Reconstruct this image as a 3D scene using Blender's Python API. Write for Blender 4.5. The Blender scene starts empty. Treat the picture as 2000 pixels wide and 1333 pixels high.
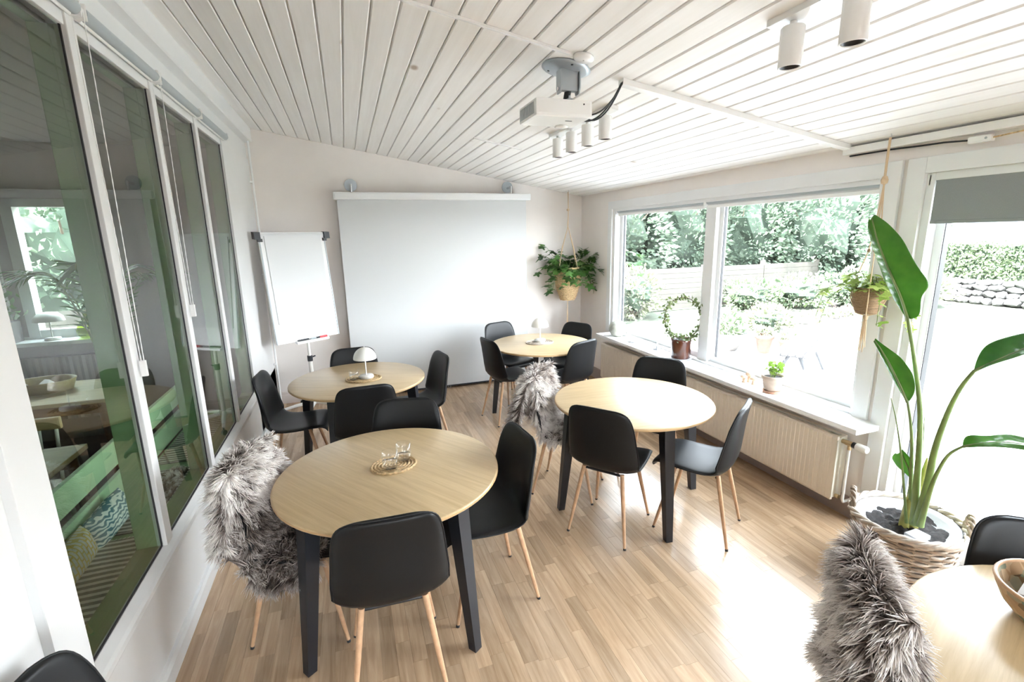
import bpy, bmesh, math, random
import numpy as np
from mathutils import Vector, Matrix

PI = math.pi
scene = bpy.context.scene
C = scene.collection
random.seed(7)

# ---------------------------------------------------------------- camera
cam_data = bpy.data.cameras.new('camera')
cam_data.sensor_width = 36.0
cam_data.lens = 16.907
cam_data.clip_start = 0.02
cam = bpy.data.objects.new('camera', cam_data)
C.objects.link(cam)
_p, _y, _r = 0.21488, 0.32416, -0.02036          # pitch down, yaw right, roll
_f = Vector((math.sin(_y) * math.cos(_p), math.cos(_y) * math.cos(_p), -math.sin(_p)))
_x = Vector((math.cos(_y), -math.sin(_y), 0))
_u = _x.cross(_f)
_X = _x * math.cos(_r) + _u * math.sin(_r)
_U = _u * math.cos(_r) - _x * math.sin(_r)
_m = Matrix((_X, _U, -_f)).transposed().to_4x4()
_m.translation = Vector((0, 0, 1.86))
cam.matrix_world = _m
scene.camera = cam

# ---------------------------------------------------------------- sky, sun, exposure
world = bpy.data.worlds.new('sky')
scene.world = world
world.use_nodes = True
wn = world.node_tree
wn.nodes.clear()
w_out = wn.nodes.new('ShaderNodeOutputWorld')
w_bg = wn.nodes.new('ShaderNodeBackground')
w_tc = wn.nodes.new('ShaderNodeTexCoord')
w_sep = wn.nodes.new('ShaderNodeSeparateXYZ')
w_ramp = wn.nodes.new('ShaderNodeValToRGB')
w_ramp.color_ramp.elements[0].position = 0.0
w_ramp.color_ramp.elements[0].color = (0.90, 0.96, 1.0, 1)
w_ramp.color_ramp.elements[1].position = 1.0
w_ramp.color_ramp.elements[1].color = (0.72, 0.86, 1.0, 1)
wn.links.new(w_tc.outputs['Generated'], w_sep.inputs[0])
wn.links.new(w_sep.outputs['Z'], w_ramp.inputs[0])
wn.links.new(w_ramp.outputs[0], w_bg.inputs['Color'])
w_bg.inputs['Strength'].default_value = 9.5
wn.links.new(w_bg.outputs[0], w_out.inputs[0])

sun_data = bpy.data.lights.new('sun', 'SUN')
sun_data.energy = 36.0
sun_data.angle = math.radians(3)
sun_data.color = (0.97, 0.98, 1.0)
sun = bpy.data.objects.new('sun', sun_data)
C.objects.link(sun)
_sd = Vector((0.60, 0.06, -0.80)).normalized()     # from behind the house, over its roof
sun.rotation_euler = _sd.to_track_quat('-Z', 'Y').to_euler()

scene.view_settings.view_transform = 'Standard'
scene.view_settings.look = 'None'
scene.view_settings.gamma = 1.0
scene.view_settings.use_curve_mapping = False
scene.view_settings.exposure = 1.56
scene.cycles.max_bounces = 10
scene.cycles.diffuse_bounces = 6
scene.cycles.glossy_bounces = 5
scene.cycles.transparent_max_bounces = 16
scene.cycles.transmission_bounces = 8
scene.cycles.caustics_reflective = False
scene.cycles.caustics_refractive = False
scene.cycles.sample_clamp_indirect = 8.0
scene.cycles.use_denoising = True

# ---------------------------------------------------------------- materials
MATS = {}
def new_mat(name):
    m = bpy.data.materials.new(name); m.use_nodes = True
    nt = m.node_tree
    MATS[name] = m
    return m, nt, nt.nodes['Principled BSDF']
def N(nt, kind, **kw):
    n = nt.nodes.new(kind)
    for k, v in kw.items():
        if k in n.inputs: n.inputs[k].default_value = v
        else: setattr(n, k, v)
    return n
def coords(nt, scale=(1, 1, 1), kind='Object', rot=(0, 0, 0)):
    tc = N(nt, 'ShaderNodeTexCoord'); mp = N(nt, 'ShaderNodeMapping')
    mp.inputs['Scale'].default_value = scale; mp.inputs['Rotation'].default_value = rot
    nt.links.new(tc.outputs[kind], mp.inputs[0])
    return mp.outputs[0]
def bump(nt, bs, height, strength=0.2, dist=0.002):
    b = N(nt, 'ShaderNodeBump'); b.inputs['Strength'].default_value = strength; b.inputs['Distance'].default_value = dist
    nt.links.new(height, b.inputs['Height']); nt.links.new(b.outputs[0], bs.inputs['Normal'])
def ramp(nt, fac, stops):
    r = N(nt, 'ShaderNodeValToRGB')
    el = r.color_ramp.elements
    while len(el) < len(stops): el.new(0.5)
    for e, (p, c) in zip(el, stops): e.position = p; e.color = (*c, 1)
    nt.links.new(fac, r.inputs[0])
    return r.outputs[0]
def plain(name, col, rough=0.5, metal=0.0, noise=0.0, nscale=40.0, bstr=0.0, bscale=200.0, coat=0.0, spec=0.5):
    m, nt, bs = new_mat(name)
    bs.inputs['Base Color'].default_value = (*col, 1)
    bs.inputs['Roughness'].default_value = rough; bs.inputs['Metallic'].default_value = metal
    bs.inputs['Coat Weight'].default_value = coat; bs.inputs['Specular IOR Level'].default_value = spec
    if noise:
        t = N(nt, 'ShaderNodeTexNoise', Scale=nscale, Detail=4.0)
        nt.links.new(coords(nt), t.inputs['Vector'])
        a = tuple(max(0, c * (1 - noise)) for c in col); b = tuple(min(1, c * (1 + noise)) for c in col)
        nt.links.new(ramp(nt, t.outputs['Fac'], [(0.3, a), (0.7, b)]), bs.inputs['Base Color'])
    if bstr:
        t = N(nt, 'ShaderNodeTexNoise', Scale=bscale, Detail=3.0)
        nt.links.new(coords(nt), t.inputs['Vector'])
        bump(nt, bs, t.outputs['Fac'], bstr)
    return m
def wood(name, dark, light, rough=0.4, scale=(3, 40, 40), per_object=0.0, knots=0.0, knot_col=(0.3, 0.2, 0.12), bstr=0.05, coat=0.0, spec=0.5):
    m, nt, bs = new_mat(name)
    bs.inputs['Specular IOR Level'].default_value = spec
    tc = N(nt, 'ShaderNodeTexCoord'); oi = N(nt, 'ShaderNodeObjectInfo')
    add = N(nt, 'ShaderNodeVectorMath', operation='MULTIPLY_ADD')
    comb = N(nt, 'ShaderNodeCombineXYZ')
    for k in range(3): nt.links.new(oi.outputs['Random'], comb.inputs[k])
    nt.links.new(comb.outputs[0], add.inputs[0]); add.inputs[1].default_value = (37, 53, 71)
    nt.links.new(tc.outputs['Object'], add.inputs[2])
    mp = N(nt, 'ShaderNodeMapping'); mp.inputs['Scale'].default_value = scale
    nt.links.new(add.outputs[0], mp.inputs[0])
    n1 = N(nt, 'ShaderNodeTexNoise', Scale=1.0, Detail=6.0, Roughness=0.65, Distortion=0.6)
    nt.links.new(mp.outputs[0], n1.inputs['Vector'])
    col = ramp(nt, n1.outputs['Fac'], [(0.28, dark), (0.72, light)])
    if per_object:
        hsv = N(nt, 'ShaderNodeHueSaturation')
        mr = N(nt, 'ShaderNodeMapRange'); mr.inputs['To Min'].default_value = 1 - per_object; mr.inputs['To Max'].default_value = 1 + per_object
        nt.links.new(oi.outputs['Random'], mr.inputs['Value']); nt.links.new(mr.outputs[0], hsv.inputs['Value'])
        nt.links.new(col, hsv.inputs['Color']); col = hsv.outputs[0]
    if knots:
        v = N(nt, 'ShaderNodeTexVoronoi', Scale=knots)
        sc = N(nt, 'ShaderNodeMapping'); sc.inputs['Scale'].default_value = (1.0, 0.55, 1.0)
        nt.links.new(add.outputs[0], sc.inputs[0]); nt.links.new(sc.outputs[0], v.inputs['Vector'])
        f = ramp(nt, v.outputs['Distance'], [(0.035, (1, 1, 1)), (0.075, (0, 0, 0))])
        mx = N(nt, 'ShaderNodeMixRGB'); nt.links.new(f, mx.inputs[0]); nt.links.new(col, mx.inputs[1]); mx.inputs[2].default_value = (*knot_col, 1)
        col = mx.outputs[0]
    nt.links.new(col, bs.inputs['Base Color'])
    bs.inputs['Roughness'].default_value = rough; bs.inputs['Coat Weight'].default_value = coat
    if bstr: bump(nt, bs, n1.outputs['Fac'], bstr, 0.001)
    return m
def glass_mat(name, ior=1.5, tint=(1, 1, 1)):
    m = bpy.data.materials.new(name); m.use_nodes = True; nt = m.node_tree; nt.nodes.clear(); MATS[name] = m
    o = N(nt, 'ShaderNodeOutputMaterial'); mx = N(nt, 'ShaderNodeMixShader')
    fr = N(nt, 'ShaderNodeFresnel', IOR=ior); tr = N(nt, 'ShaderNodeBsdfTransparent'); gl = N(nt, 'ShaderNodeBsdfGlossy', Roughness=0.0)
    tr.inputs[0].default_value = (*tint, 1)
    geo = N(nt, 'ShaderNodeNewGeometry'); inv = N(nt, 'ShaderNodeMath', operation='SUBTRACT'); inv.inputs[0].default_value = 1.0
    mul = N(nt, 'ShaderNodeMath', operation='MULTIPLY')      # only the face looking out of the pane mirrors: no inner total reflection
    nt.links.new(geo.outputs['Backfacing'], inv.inputs[1]); nt.links.new(fr.outputs[0], mul.inputs[0]); nt.links.new(inv.outputs[0], mul.inputs[1])
    nt.links.new(mul.outputs[0], mx.inputs[0]); nt.links.new(tr.outputs[0], mx.inputs[1]); nt.links.new(gl.outputs[0], mx.inputs[2])
    nt.links.new(mx.outputs[0], o.inputs[0])
    return m
def leaf_mat(name, a, b, rough=0.5, trans=0.3, attr=None, oscale=6.0):
    m = bpy.data.materials.new(name); m.use_nodes = True; nt = m.node_tree; MATS[name] = m
    bs = nt.nodes['Principled BSDF']; out = nt.nodes['Material Output']
    if attr:
        src = N(nt, 'ShaderNodeAttribute', attribute_name=attr).outputs['Fac']
    else:
        src = N(nt, 'ShaderNodeObjectInfo').outputs['Random']
    no = N(nt, 'ShaderNodeTexNoise', Scale=oscale); nt.links.new(coords(nt), no.inputs['Vector'])
    ad = N(nt, 'ShaderNodeMath', operation='MULTIPLY_ADD'); ad.inputs[1].default_value = 0.5
    nt.links.new(no.outputs['Fac'], ad.inputs[0]); 
    mu = N(nt, 'ShaderNodeMath', operation='MULTIPLY'); mu.inputs[1].default_value = 0.6
    nt.links.new(src, mu.inputs[0]); nt.links.new(mu.outputs[0], ad.inputs[2])
    col = ramp(nt, ad.outputs[0], [(0.15, a), (0.85, b)])
    nt.links.new(col, bs.inputs['Base Color']); bs.inputs['Roughness'].default_value = rough
    tl = N(nt, 'ShaderNodeBsdfTranslucent'); nt.links.new(col, tl.inputs[0])
    mx = N(nt, 'ShaderNodeMixShader'); mx.inputs[0].default_value = trans
    nt.links.new(bs.outputs[0], mx.inputs[1]); nt.links.new(tl.outputs[0], mx.inputs[2]); nt.links.new(mx.outputs[0], out.inputs[0])
    return m
M = MATS
plain('white_paint', (0.735, 0.74, 0.74), 0.38, noise=0.015, nscale=6)
plain('white_gloss', (0.86, 0.86, 0.85), 0.2)
plain('wall_pink', (0.80, 0.75, 0.715), 0.75, noise=0.03, nscale=3, bstr=0.08, bscale=300)
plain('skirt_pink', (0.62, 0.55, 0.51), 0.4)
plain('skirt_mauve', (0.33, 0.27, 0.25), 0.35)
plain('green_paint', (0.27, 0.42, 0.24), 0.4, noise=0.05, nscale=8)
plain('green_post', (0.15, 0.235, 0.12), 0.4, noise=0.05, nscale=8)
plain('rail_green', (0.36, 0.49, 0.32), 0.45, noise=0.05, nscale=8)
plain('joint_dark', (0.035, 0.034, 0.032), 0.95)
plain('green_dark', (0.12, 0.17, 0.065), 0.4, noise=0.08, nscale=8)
plain('black_gasket', (0.01, 0.01, 0.012), 0.5)
plain('black_metal', (0.009, 0.010, 0.014), 0.42)
plain('black_plastic', (0.02, 0.022, 0.026), 0.4)
plain('screen_white', (0.60, 0.61, 0.615), 0.9, spec=0.1)
plain('paper_white', (0.66, 0.67, 0.68), 0.7)
plain('blind_grey', (0.25, 0.265, 0.27), 0.8, noise=0.05, nscale=300, bstr=0.1, bscale=600)
plain('tube_grey', (0.36, 0.40, 0.42), 0.35)
plain('grey_metal', (0.42, 0.46, 0.49), 0.38, metal=0.5)
plain('steel', (0.6, 0.6, 0.6), 0.25, metal=1.0)
plain('brass', (0.65, 0.5, 0.3), 0.35, metal=1.0)
plain('radiator_cream', (0.80, 0.72, 0.61), 0.35)
plain('radiator_edge', (0.74, 0.70, 0.60), 0.4)
plain('jute', (0.27, 0.175, 0.10), 0.9, noise=0.2, nscale=120, bstr=0.3, bscale=300)
plain('straw', (0.56, 0.40, 0.22), 0.8, noise=0.4, nscale=90, bstr=0.3, bscale=200)
plain('wicker', (0.33, 0.255, 0.19), 0.7, noise=0.35, nscale=25, bstr=0.2, bscale=150)
plain('wicker_light', (0.50, 0.43, 0.36), 0.7, noise=0.25, nscale=25)
plain('soil', (0.016, 0.012, 0.01), 0.95, noise=0.6, nscale=60, bstr=1.0, bscale=80)
plain('plastic_film', (0.42, 0.42, 0.43), 0.25, bstr=0.6, bscale=30)
plain('ceramic_white', (0.80, 0.78, 0.74), 0.3)
plain('ceramic_vase', (0.42, 0.42, 0.36), 0.55, noise=0.18, nscale=30)
plain('brown_glaze', (0.085, 0.024, 0.011), 0.12, noise=0.25, nscale=4, coat=0.6)
plain('terracotta', (0.55, 0.30, 0.20), 0.8, noise=0.15, nscale=20)
plain('terracotta_pale', (0.52, 0.42, 0.34), 0.85, noise=0.2, nscale=14)
plain('garden_clay', (0.11, 0.065, 0.045), 0.8, noise=0.15, nscale=20)  # darker copy of terracotta: shade put into the colour against strong daylight
plain('garden_stoneware', (0.085, 0.078, 0.07), 0.85, noise=0.2, nscale=14)  # darker copy of the pale clay, shade put into the colour likewise
plain('mushroom_wood', (0.62, 0.45, 0.32), 0.6, noise=0.1, nscale=30)
plain('silver_dish', (0.55, 0.57, 0.62), 0.3, metal=0.6)
plain('leg_wood', (0.55, 0.34, 0.20), 0.42, noise=0.12, nscale=30)
plain('red_marker', (0.7, 0.05, 0.06), 0.4)
plain('rope', (0.62, 0.46, 0.30), 0.9)
plain('pale_stone', (0.075, 0.073, 0.071), 0.9, noise=0.35, nscale=5, bstr=0.5, bscale=20)
plain('mortar_dark', (0.22, 0.21, 0.19), 0.95)
plain('paver', (0.40, 0.395, 0.395), 0.85, noise=0.15, nscale=8, bstr=0.3, bscale=40)
plain('lawn', (0.048, 0.056, 0.035), 0.95, noise=0.3, nscale=2.5, bstr=1.0, bscale=60)
plain('earth', (0.05, 0.042, 0.038), 0.95, noise=0.3, nscale=4, bstr=0.8, bscale=20)
plain('house_white', (0.3, 0.3, 0.3), 0.8)
plain('weathered_wood', (0.075, 0.075, 0.078), 0.8, noise=0.15, nscale=12)
plain('bark', (0.16, 0.12, 0.09), 0.95, noise=0.3, nscale=10)
plain('fence_wood', (0.062, 0.056, 0.045), 0.8, noise=0.12, nscale=6)
plain('dark_window', (0.10, 0.12, 0.14), 0.1)
plain('roof_dark', (0.16, 0.13, 0.12), 0.8)
plain('linen_white', (0.75, 0.70, 0.68), 0.9)
plain('dark_basket', (0.13, 0.12, 0.12), 0.8)
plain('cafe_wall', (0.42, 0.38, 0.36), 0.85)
plain('fur_hide', (0.20, 0.17, 0.155), 0.95)
plain('petiole', (0.15, 0.21, 0.06), 0.45, noise=0.25, nscale=9)
plain('sheath', (0.30, 0.28, 0.07), 0.5, noise=0.3, nscale=12)
plain('flower_white', (0.85, 0.83, 0.80), 0.6)
wood('oak_top', (0.46, 0.325, 0.17), (0.63, 0.48, 0.285), 0.30, (2.2, 38, 38), bstr=0.04, spec=0.75)
wood('oak_edge', (0.45, 0.28, 0.13), (0.62, 0.42, 0.22), 0.5, (6, 6, 60), bstr=0.03)
wood('floor_oak', (0.35, 0.225, 0.13), (0.59, 0.425, 0.28), 0.24, (30, 2.0, 30), per_object=0.17, bstr=0.03, spec=0.85)
wood('ceiling_pine', (0.82, 0.80, 0.775), (0.90, 0.89, 0.875), 0.5, (22, 0.9, 22), per_object=0.035, knots=2.6, knot_col=(0.45, 0.37, 0.30), bstr=0.05)
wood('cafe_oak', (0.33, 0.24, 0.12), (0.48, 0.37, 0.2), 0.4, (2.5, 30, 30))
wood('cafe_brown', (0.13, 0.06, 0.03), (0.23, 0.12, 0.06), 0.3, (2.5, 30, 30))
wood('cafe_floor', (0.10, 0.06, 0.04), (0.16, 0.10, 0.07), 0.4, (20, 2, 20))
glass_mat('clear_glass', 1.45)
glass_mat('partition_glass', 2.0, (0.90, 0.96, 0.91))
glass_mat('green_glass', 1.45, (0.72, 0.78, 0.40))
leaf_mat('leaf_strelitzia', (0.03, 0.14, 0.025), (0.14, 0.34, 0.06), 0.20, 0.38, oscale=14)
leaf_mat('leaf_dark', (0.018, 0.06, 0.012), (0.10, 0.23, 0.05), 0.38, 0.2)
leaf_mat('leaf_lime', (0.14, 0.26, 0.03), (0.42, 0.50, 0.14), 0.45, 0.35)
leaf_mat('leaf_hoop', (0.05, 0.085, 0.025), (0.19, 0.225, 0.09), 0.45, 0.3, attr='tint')
leaf_mat('tree_leaf', (0.075, 0.115, 0.08), (0.17, 0.215, 0.15), 0.6, 0.35, attr='tint', oscale=0.7)
leaf_mat('hedge_leaf', (0.06, 0.095, 0.05), (0.17, 0.21, 0.12), 0.6, 0.35, attr='tint', oscale=1.5)
leaf_mat('bed_leaf', (0.07, 0.09, 0.05), (0.21, 0.215, 0.14), 0.6, 0.3, attr='tint', oscale=2.0)
_nt = MATS['leaf_strelitzia'].node_tree; _w = N(_nt, 'ShaderNodeTexWave', Scale=9.0, Distortion=1.5); _w.bands_direction = 'Z'; _nt.links.new(coords(_nt), _w.inputs['Vector'])
bump(_nt, _nt.nodes['Principled BSDF'], _w.outputs['Fac'], 0.35, 0.004)
# black leatherette of the chair shells
m, nt, bs = new_mat('black_leather')
bs.inputs['Base Color'].default_value = (0.0075, 0.008, 0.009, 1); bs.inputs['Roughness'].default_value = 0.43; bs.inputs['Specular IOR Level'].default_value = 0.28
_v = N(nt, 'ShaderNodeTexVoronoi', Scale=420.0); nt.links.new(coords(nt), _v.inputs['Vector'])
bump(nt, bs, _v.outputs['Distance'], 0.12, 0.0006)
# striped runner (stripes across its length)
m, nt, bs = new_mat('striped_mat')
_w = N(nt, 'ShaderNodeTexWave', Scale=8.0, Distortion=0.35); _w.bands_direction = 'Y'; _w.inputs['Detail Scale'].default_value = 6
nt.links.new(coords(nt), _w.inputs['Vector'])
nt.links.new(ramp(nt, _w.outputs['Fac'], [(0.50, (0.16, 0.16, 0.15)), (0.60, (0.62, 0.60, 0.54))]), bs.inputs['Base Color']); bs.inputs['Roughness'].default_value = 0.95
# blue wavy cushion
m, nt, bs = new_mat('wavy_cloth')
_w = N(nt, 'ShaderNodeTexWave', Scale=15.0, Distortion=4.5); _w.bands_direction = 'Z'; _w.inputs['Detail'].default_value = 0; _w.inputs['Detail Scale'].default_value = 2.6
nt.links.new(coords(nt), _w.inputs['Vector'])
nt.links.new(ramp(nt, _w.outputs['Fac'], [(0.42, (0.10, 0.19, 0.24)), (0.55, (0.66, 0.68, 0.66))]), bs.inputs['Base Color']); bs.inputs['Roughness'].default_value = 0.9
# yellow lattice cushion
m, nt, bs = new_mat('lattice_cloth')
_b = N(nt, 'ShaderNodeTexBrick', Scale=11.0); _b.inputs['Color1'].default_value = (0.50, 0.47, 0.44, 1); _b.inputs['Color2'].default_value = (0.60, 0.57, 0.54, 1); _b.inputs['Mortar'].default_value = (0.50, 0.36, 0.08, 1); _b.inputs['Mortar Size'].default_value = 0.045
nt.links.new(coords(nt, rot=(0, PI / 2, 0.0)), _b.inputs['Vector']); nt.links.new(_b.outputs[0], bs.inputs['Base Color']); bs.inputs['Roughness'].default_value = 0.9
# patterned woven bowl
m, nt, bs = new_mat('woven_bowl')
_v = N(nt, 'ShaderNodeTexVoronoi', Scale=34.0); nt.links.new(coords(nt), _v.inputs['Vector'])
_sp = N(nt, 'ShaderNodeSeparateColor'); nt.links.new(_v.outputs['Color'], _sp.inputs[0])
nt.links.new(ramp(nt, _sp.outputs[0], [(0.0, (0.10, 0.07, 0.04)), (0.25, (0.42, 0.27, 0.15)), (0.6, (0.55, 0.40, 0.25)), (0.8, (0.16, 0.20, 0.14)), (1.0, (0.62, 0.52, 0.38))]), bs.inputs['Base Color']); bs.inputs['Roughness'].default_value = 0.8
bump(nt, bs, _v.outputs['Distance'], 0.6, 0.004)
# fur strands: pale tips over a dark root, patches over the hide
m, nt, bs = new_mat('fur_strand')
_a = N(nt, 'ShaderNodeAttribute', attribute_name='fur'); nt.links.new(_a.outputs['Color'], bs.inputs['Base Color'])
bs.inputs['Roughness'].default_value = 0.6; bs.inputs['Specular IOR Level'].default_value = 0.25

# ---------------------------------------------------------------- mesh helpers
class MB:
    def __init__(s): s.v = []; s.f = []; s.sm = []
    def add(s, vs, fs, smooth=False):
        b = len(s.v); s.v.extend(tuple(v) for v in vs)
        for f in fs: s.f.append(tuple(b + i for i in f)); s.sm.append(smooth)
        return s
    def box(s, x0, x1, y0, y1, z0, z1):
        vs = [(x, y, z) for x in (x0, x1) for y in (y0, y1) for z in (z0, z1)]
        return s.add(vs, [(0, 1, 3, 2), (4, 6, 7, 5), (0, 4, 5, 1), (2, 3, 7, 6), (0, 2, 6, 4), (1, 5, 7, 3)])
    def cbox(s, x0, x1, y0, y1, z0, z1, c=0.004):
        """box with chamfered vertical and horizontal edges"""
        bm = bmesh.new(); bmesh.ops.create_cube(bm, size=1)
        for v in bm.verts: v.co = Vector(((x0 + x1) / 2 + v.co.x * (x1 - x0), (y0 + y1) / 2 + v.co.y * (y1 - y0), (z0 + z1) / 2 + v.co.z * (z1 - z0)))
        bmesh.ops.bevel(bm, geom=list(bm.edges), offset=min(c, (x1 - x0) * .4, (y1 - y0) * .4, (z1 - z0) * .4), segments=2, affect='EDGES', profile=0.7)
        bm.verts.index_update()
        s.add([v.co[:] for v in bm.verts], [[v.index for v in f.verts] for f in bm.faces]); bm.free()
        return s
    def prism(s, pts, z0, z1, axis=2):
        n = len(pts)
        def mk(p, z): return (p[0], p[1], z) if axis == 2 else ((z, p[0], p[1]) if axis == 0 else (p[0], z, p[1]))
        vs = [mk(p, z0) for p in pts] + [mk(p, z1) for p in pts]
        fs = [tuple(range(n))[::-1], tuple(range(n, 2 * n))] + [(i, (i + 1) % n, n + (i + 1) % n, n + i) for i in range(n)]
        return s.add(vs, fs)
    def tube(s, path, r, n=8, caps=True, closed=False):
        P = [Vector(p) for p in path]; k = len(P)
        rr = r if isinstance(r, (list, tuple)) else [r] * k
        vs = []; up = None
        for i in range(k):
            if closed: t = P[(i + 1) % k] - P[i - 1]
            else: t = P[min(i + 1, k - 1)] - P[max(i - 1, 0)]
            t.normalize() if t.length > 1e-9 else None
            if up is None:
                up = Vector((0, 0, 1)) if abs(t.z) < 0.9 else Vector((0, 1, 0))
            a = t.cross(up)
            if a.length < 1e-6: a = t.orthogonal()
            a.normalize(); b = a.cross(t).normalized(); up = b
            for j in range(n):
                q = 2 * PI * j / n
                vs.append(P[i] + (a * math.cos(q) + b * math.sin(q)) * rr[i])
        fs = []
        for i in range(k if closed else k - 1):
            i2 = (i + 1) % k
            for j in range(n): fs.append((i * n + j, i * n + (j + 1) % n, i2 * n + (j + 1) % n, i2 * n + j))
        s.add(vs, fs, True)
        if caps and not closed: s.add(vs[:n], [tuple(range(n))[::-1]]); s.add(vs[-n:], [tuple(range(n))])
        return s
    def lathe(s, prof, n=24, c=(0, 0, 0), sx=1.0, sy=1.0, smooth=True):
        vs = []; k = len(prof)
        for r, z in prof:
            for j in range(n):
                q = 2 * PI * j / n
                vs.append((c[0] + r * sx * math.cos(q), c[1] + r * sy * math.sin(q), c[2] + z))
        fs = [(i * n + j, i * n + (j + 1) % n, (i + 1) * n + (j + 1) % n, (i + 1) * n + j) for i in range(k - 1) for j in range(n)]
        s.add(vs, fs, smooth)
        if prof[0][0] > 1e-4: s.add(vs[:n], [tuple(range(n))[::-1]])
        if prof[-1][0] > 1e-4: s.add(vs[-n:], [tuple(range(n))])
        return s
    def grid(s, rows, smooth=True, closed_u=False):
        k = len(rows); n = len(rows[0])
        vs = [p for r in rows for p in r]
        fs = [(i * n + j, i * n + (j + 1) % n, (i + 1) * n + (j + 1) % n, (i + 1) * n + j) for i in range(k - 1) for j in range(n if closed_u else n - 1)]
        return s.add(vs, fs, smooth)
    def mesh(s, name):
        me = bpy.data.meshes.new(name)
        me.from_pydata(s.v, [], s.f); me.polygons.foreach_set('use_smooth', s.sm); me.update()
        return me
    def build(s, name, mat, parent=None, loc=None, rot=None):
        return obj(name, s.mesh(name), mat, parent, loc, rot)
def obj(name, me, mat, parent=None, loc=None, rot=None):
    o = bpy.data.objects.new(name, me); C.objects.link(o)
    if mat is not None and not me.materials: me.materials.append(M[mat] if isinstance(mat, str) else mat)
    if parent is not None: o.parent = parent
    if loc is not None: o.location = loc
    if rot is not None: o.rotation_euler = rot
    return o
def tag(o, label=None, cat=None, group=None, kind=None):
    if label: o['label'] = label
    if cat: o['category'] = cat
    if group: o['group'] = group
    if kind: o['kind'] = kind
    return o
def thing(name, label, cat, loc=(0, 0, 0), rz=0.0, group=None):
    o = bpy.data.objects.new(name, None); C.objects.link(o); o.empty_display_size = 0.1
    o.location = loc; o.rotation_euler = (0, 0, rz)
    return tag(o, label, cat, group)
def struct(o, label=None):
    o['kind'] = 'structure'
    if label: o['label'] = label
    return o
def dup(root, loc=None, rz=None, label=None, group=None):
    r = root.copy(); C.objects.link(r)
    if loc is not None: r.location = loc
    if rz is not None: r.rotation_euler = (0, 0, rz)
    if label: r['label'] = label
    if group: r['group'] = group
    for ch in list(root.children):
        c = ch.copy(); C.objects.link(c); c.parent = r
        for g in ch.children:
            d = g.copy(); C.objects.link(d); d.parent = c
    return r
def arc(p0, p1, sag, n=10):
    a, b = Vector(p0), Vector(p1)
    return [a.lerp(b, i / (n - 1)) + Vector((0, 0, -sag * 4 * (i / (n - 1)) * (1 - i / (n - 1)))) for i in range(n)]
def spline(pts, n=16):
    """Catmull-Rom through the points"""
    P = [Vector(p) for p in pts]; out = []
    for i in range(len(P) - 1):
        p0, p1, p2, p3 = P[max(i - 1, 0)], P[i], P[i + 1], P[min(i + 2, len(P) - 1)]
        m_ = max(2, n // (len(P) - 1))
        for k in range(m_):
            t = k / m_
            out.append(0.5 * ((2 * p1) + (p2 - p0) * t + (2 * p0 - 5 * p1 + 4 * p2 - p3) * t * t + (3 * p1 - p0 - 3 * p2 + p3) * t ** 3))
    out.append(P[-1]); return out

# ================================================================ THE ROOM
XL, XR, YB, YF = -0.86, 3.0, 5.93, -2.2
def zceil(x): return 3.005 - 0.1707 * (x + 0.826)
# ---- floor: laminate staves laid along the depth of the room
floor = struct(MB().box(XL - 0.1, XR + 0.2, YF - 0.1, YB + 0.1, -0.1, -0.006).build('floor', 'floor_oak'), 'light oak laminate floor laid in narrow staves')
_rng = random.Random(11)
SW = 0.0665
staves = []
x = XL - 0.01
k = 0
while x < XR:
    y = YF - _rng.random() * 0.5
    while y < YB:
        L = _rng.choice((0.28, 0.36, 0.44, 0.52))
        staves.append((x, max(y, YF), min(y + L, YB), L)); y += L
    x += SW; k += 1
def _px(s):
    # rough size on the picture: nearer and inside the view is larger
    cx, cy = s[0] + SW / 2, (s[1] + s[2]) / 2
    d = Vector((cx, cy, 0)) - Vector((0, 0, 1.86))
    dep = d.dot(_f)
    if dep < 0.5: return 0
    u, v = d.dot(_X) / dep, d.dot(_U) / dep
    if abs(u) > 1.06 or abs(v) > 0.70: return 0
    return (s[2] - s[1]) / dep ** 3
staves.sort(key=_px, reverse=True)
_stave_me = {}
_rest = MB()
for i, (sx, y0, y1, L) in enumerate(staves):
    ln = round(y1 - y0, 2)
    if i < 298 and ln > 0.1:
        if ln not in _stave_me:
            b = MB(); g = 0.0001; w = SW / 2
            b.add([(-w + g, -ln / 2 + g, -0.006), (w - g, -ln / 2 + g, -0.006), (w - g, ln / 2 - g, -0.006), (-w + g, ln / 2 - g, -0.006),
                   (-w + g + .0003, -ln / 2 + g + .0003, 0), (w - g - .0003, -ln / 2 + g + .0003, 0), (w - g - .0003, ln / 2 - g - .0003, 0), (-w + g + .0003, ln / 2 - g - .0003, 0)],
                  [(4, 5, 6, 7), (0, 1, 5, 4), (1, 2, 6, 5), (2, 3, 7, 6), (3, 0, 4, 7)])
            me = b.mesh('floor_stave'); me.materials.append(M['floor_oak']); _stave_me[ln] = me
        obj('floor_stave', _stave_me[ln], None, floor, (sx + SW / 2, (y0 + y1) / 2, 0))
    else:
        g = 0.0001
        _rest.box(sx + g, sx + SW - g, y0 + g, y1 - g, -0.006, 0)
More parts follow.
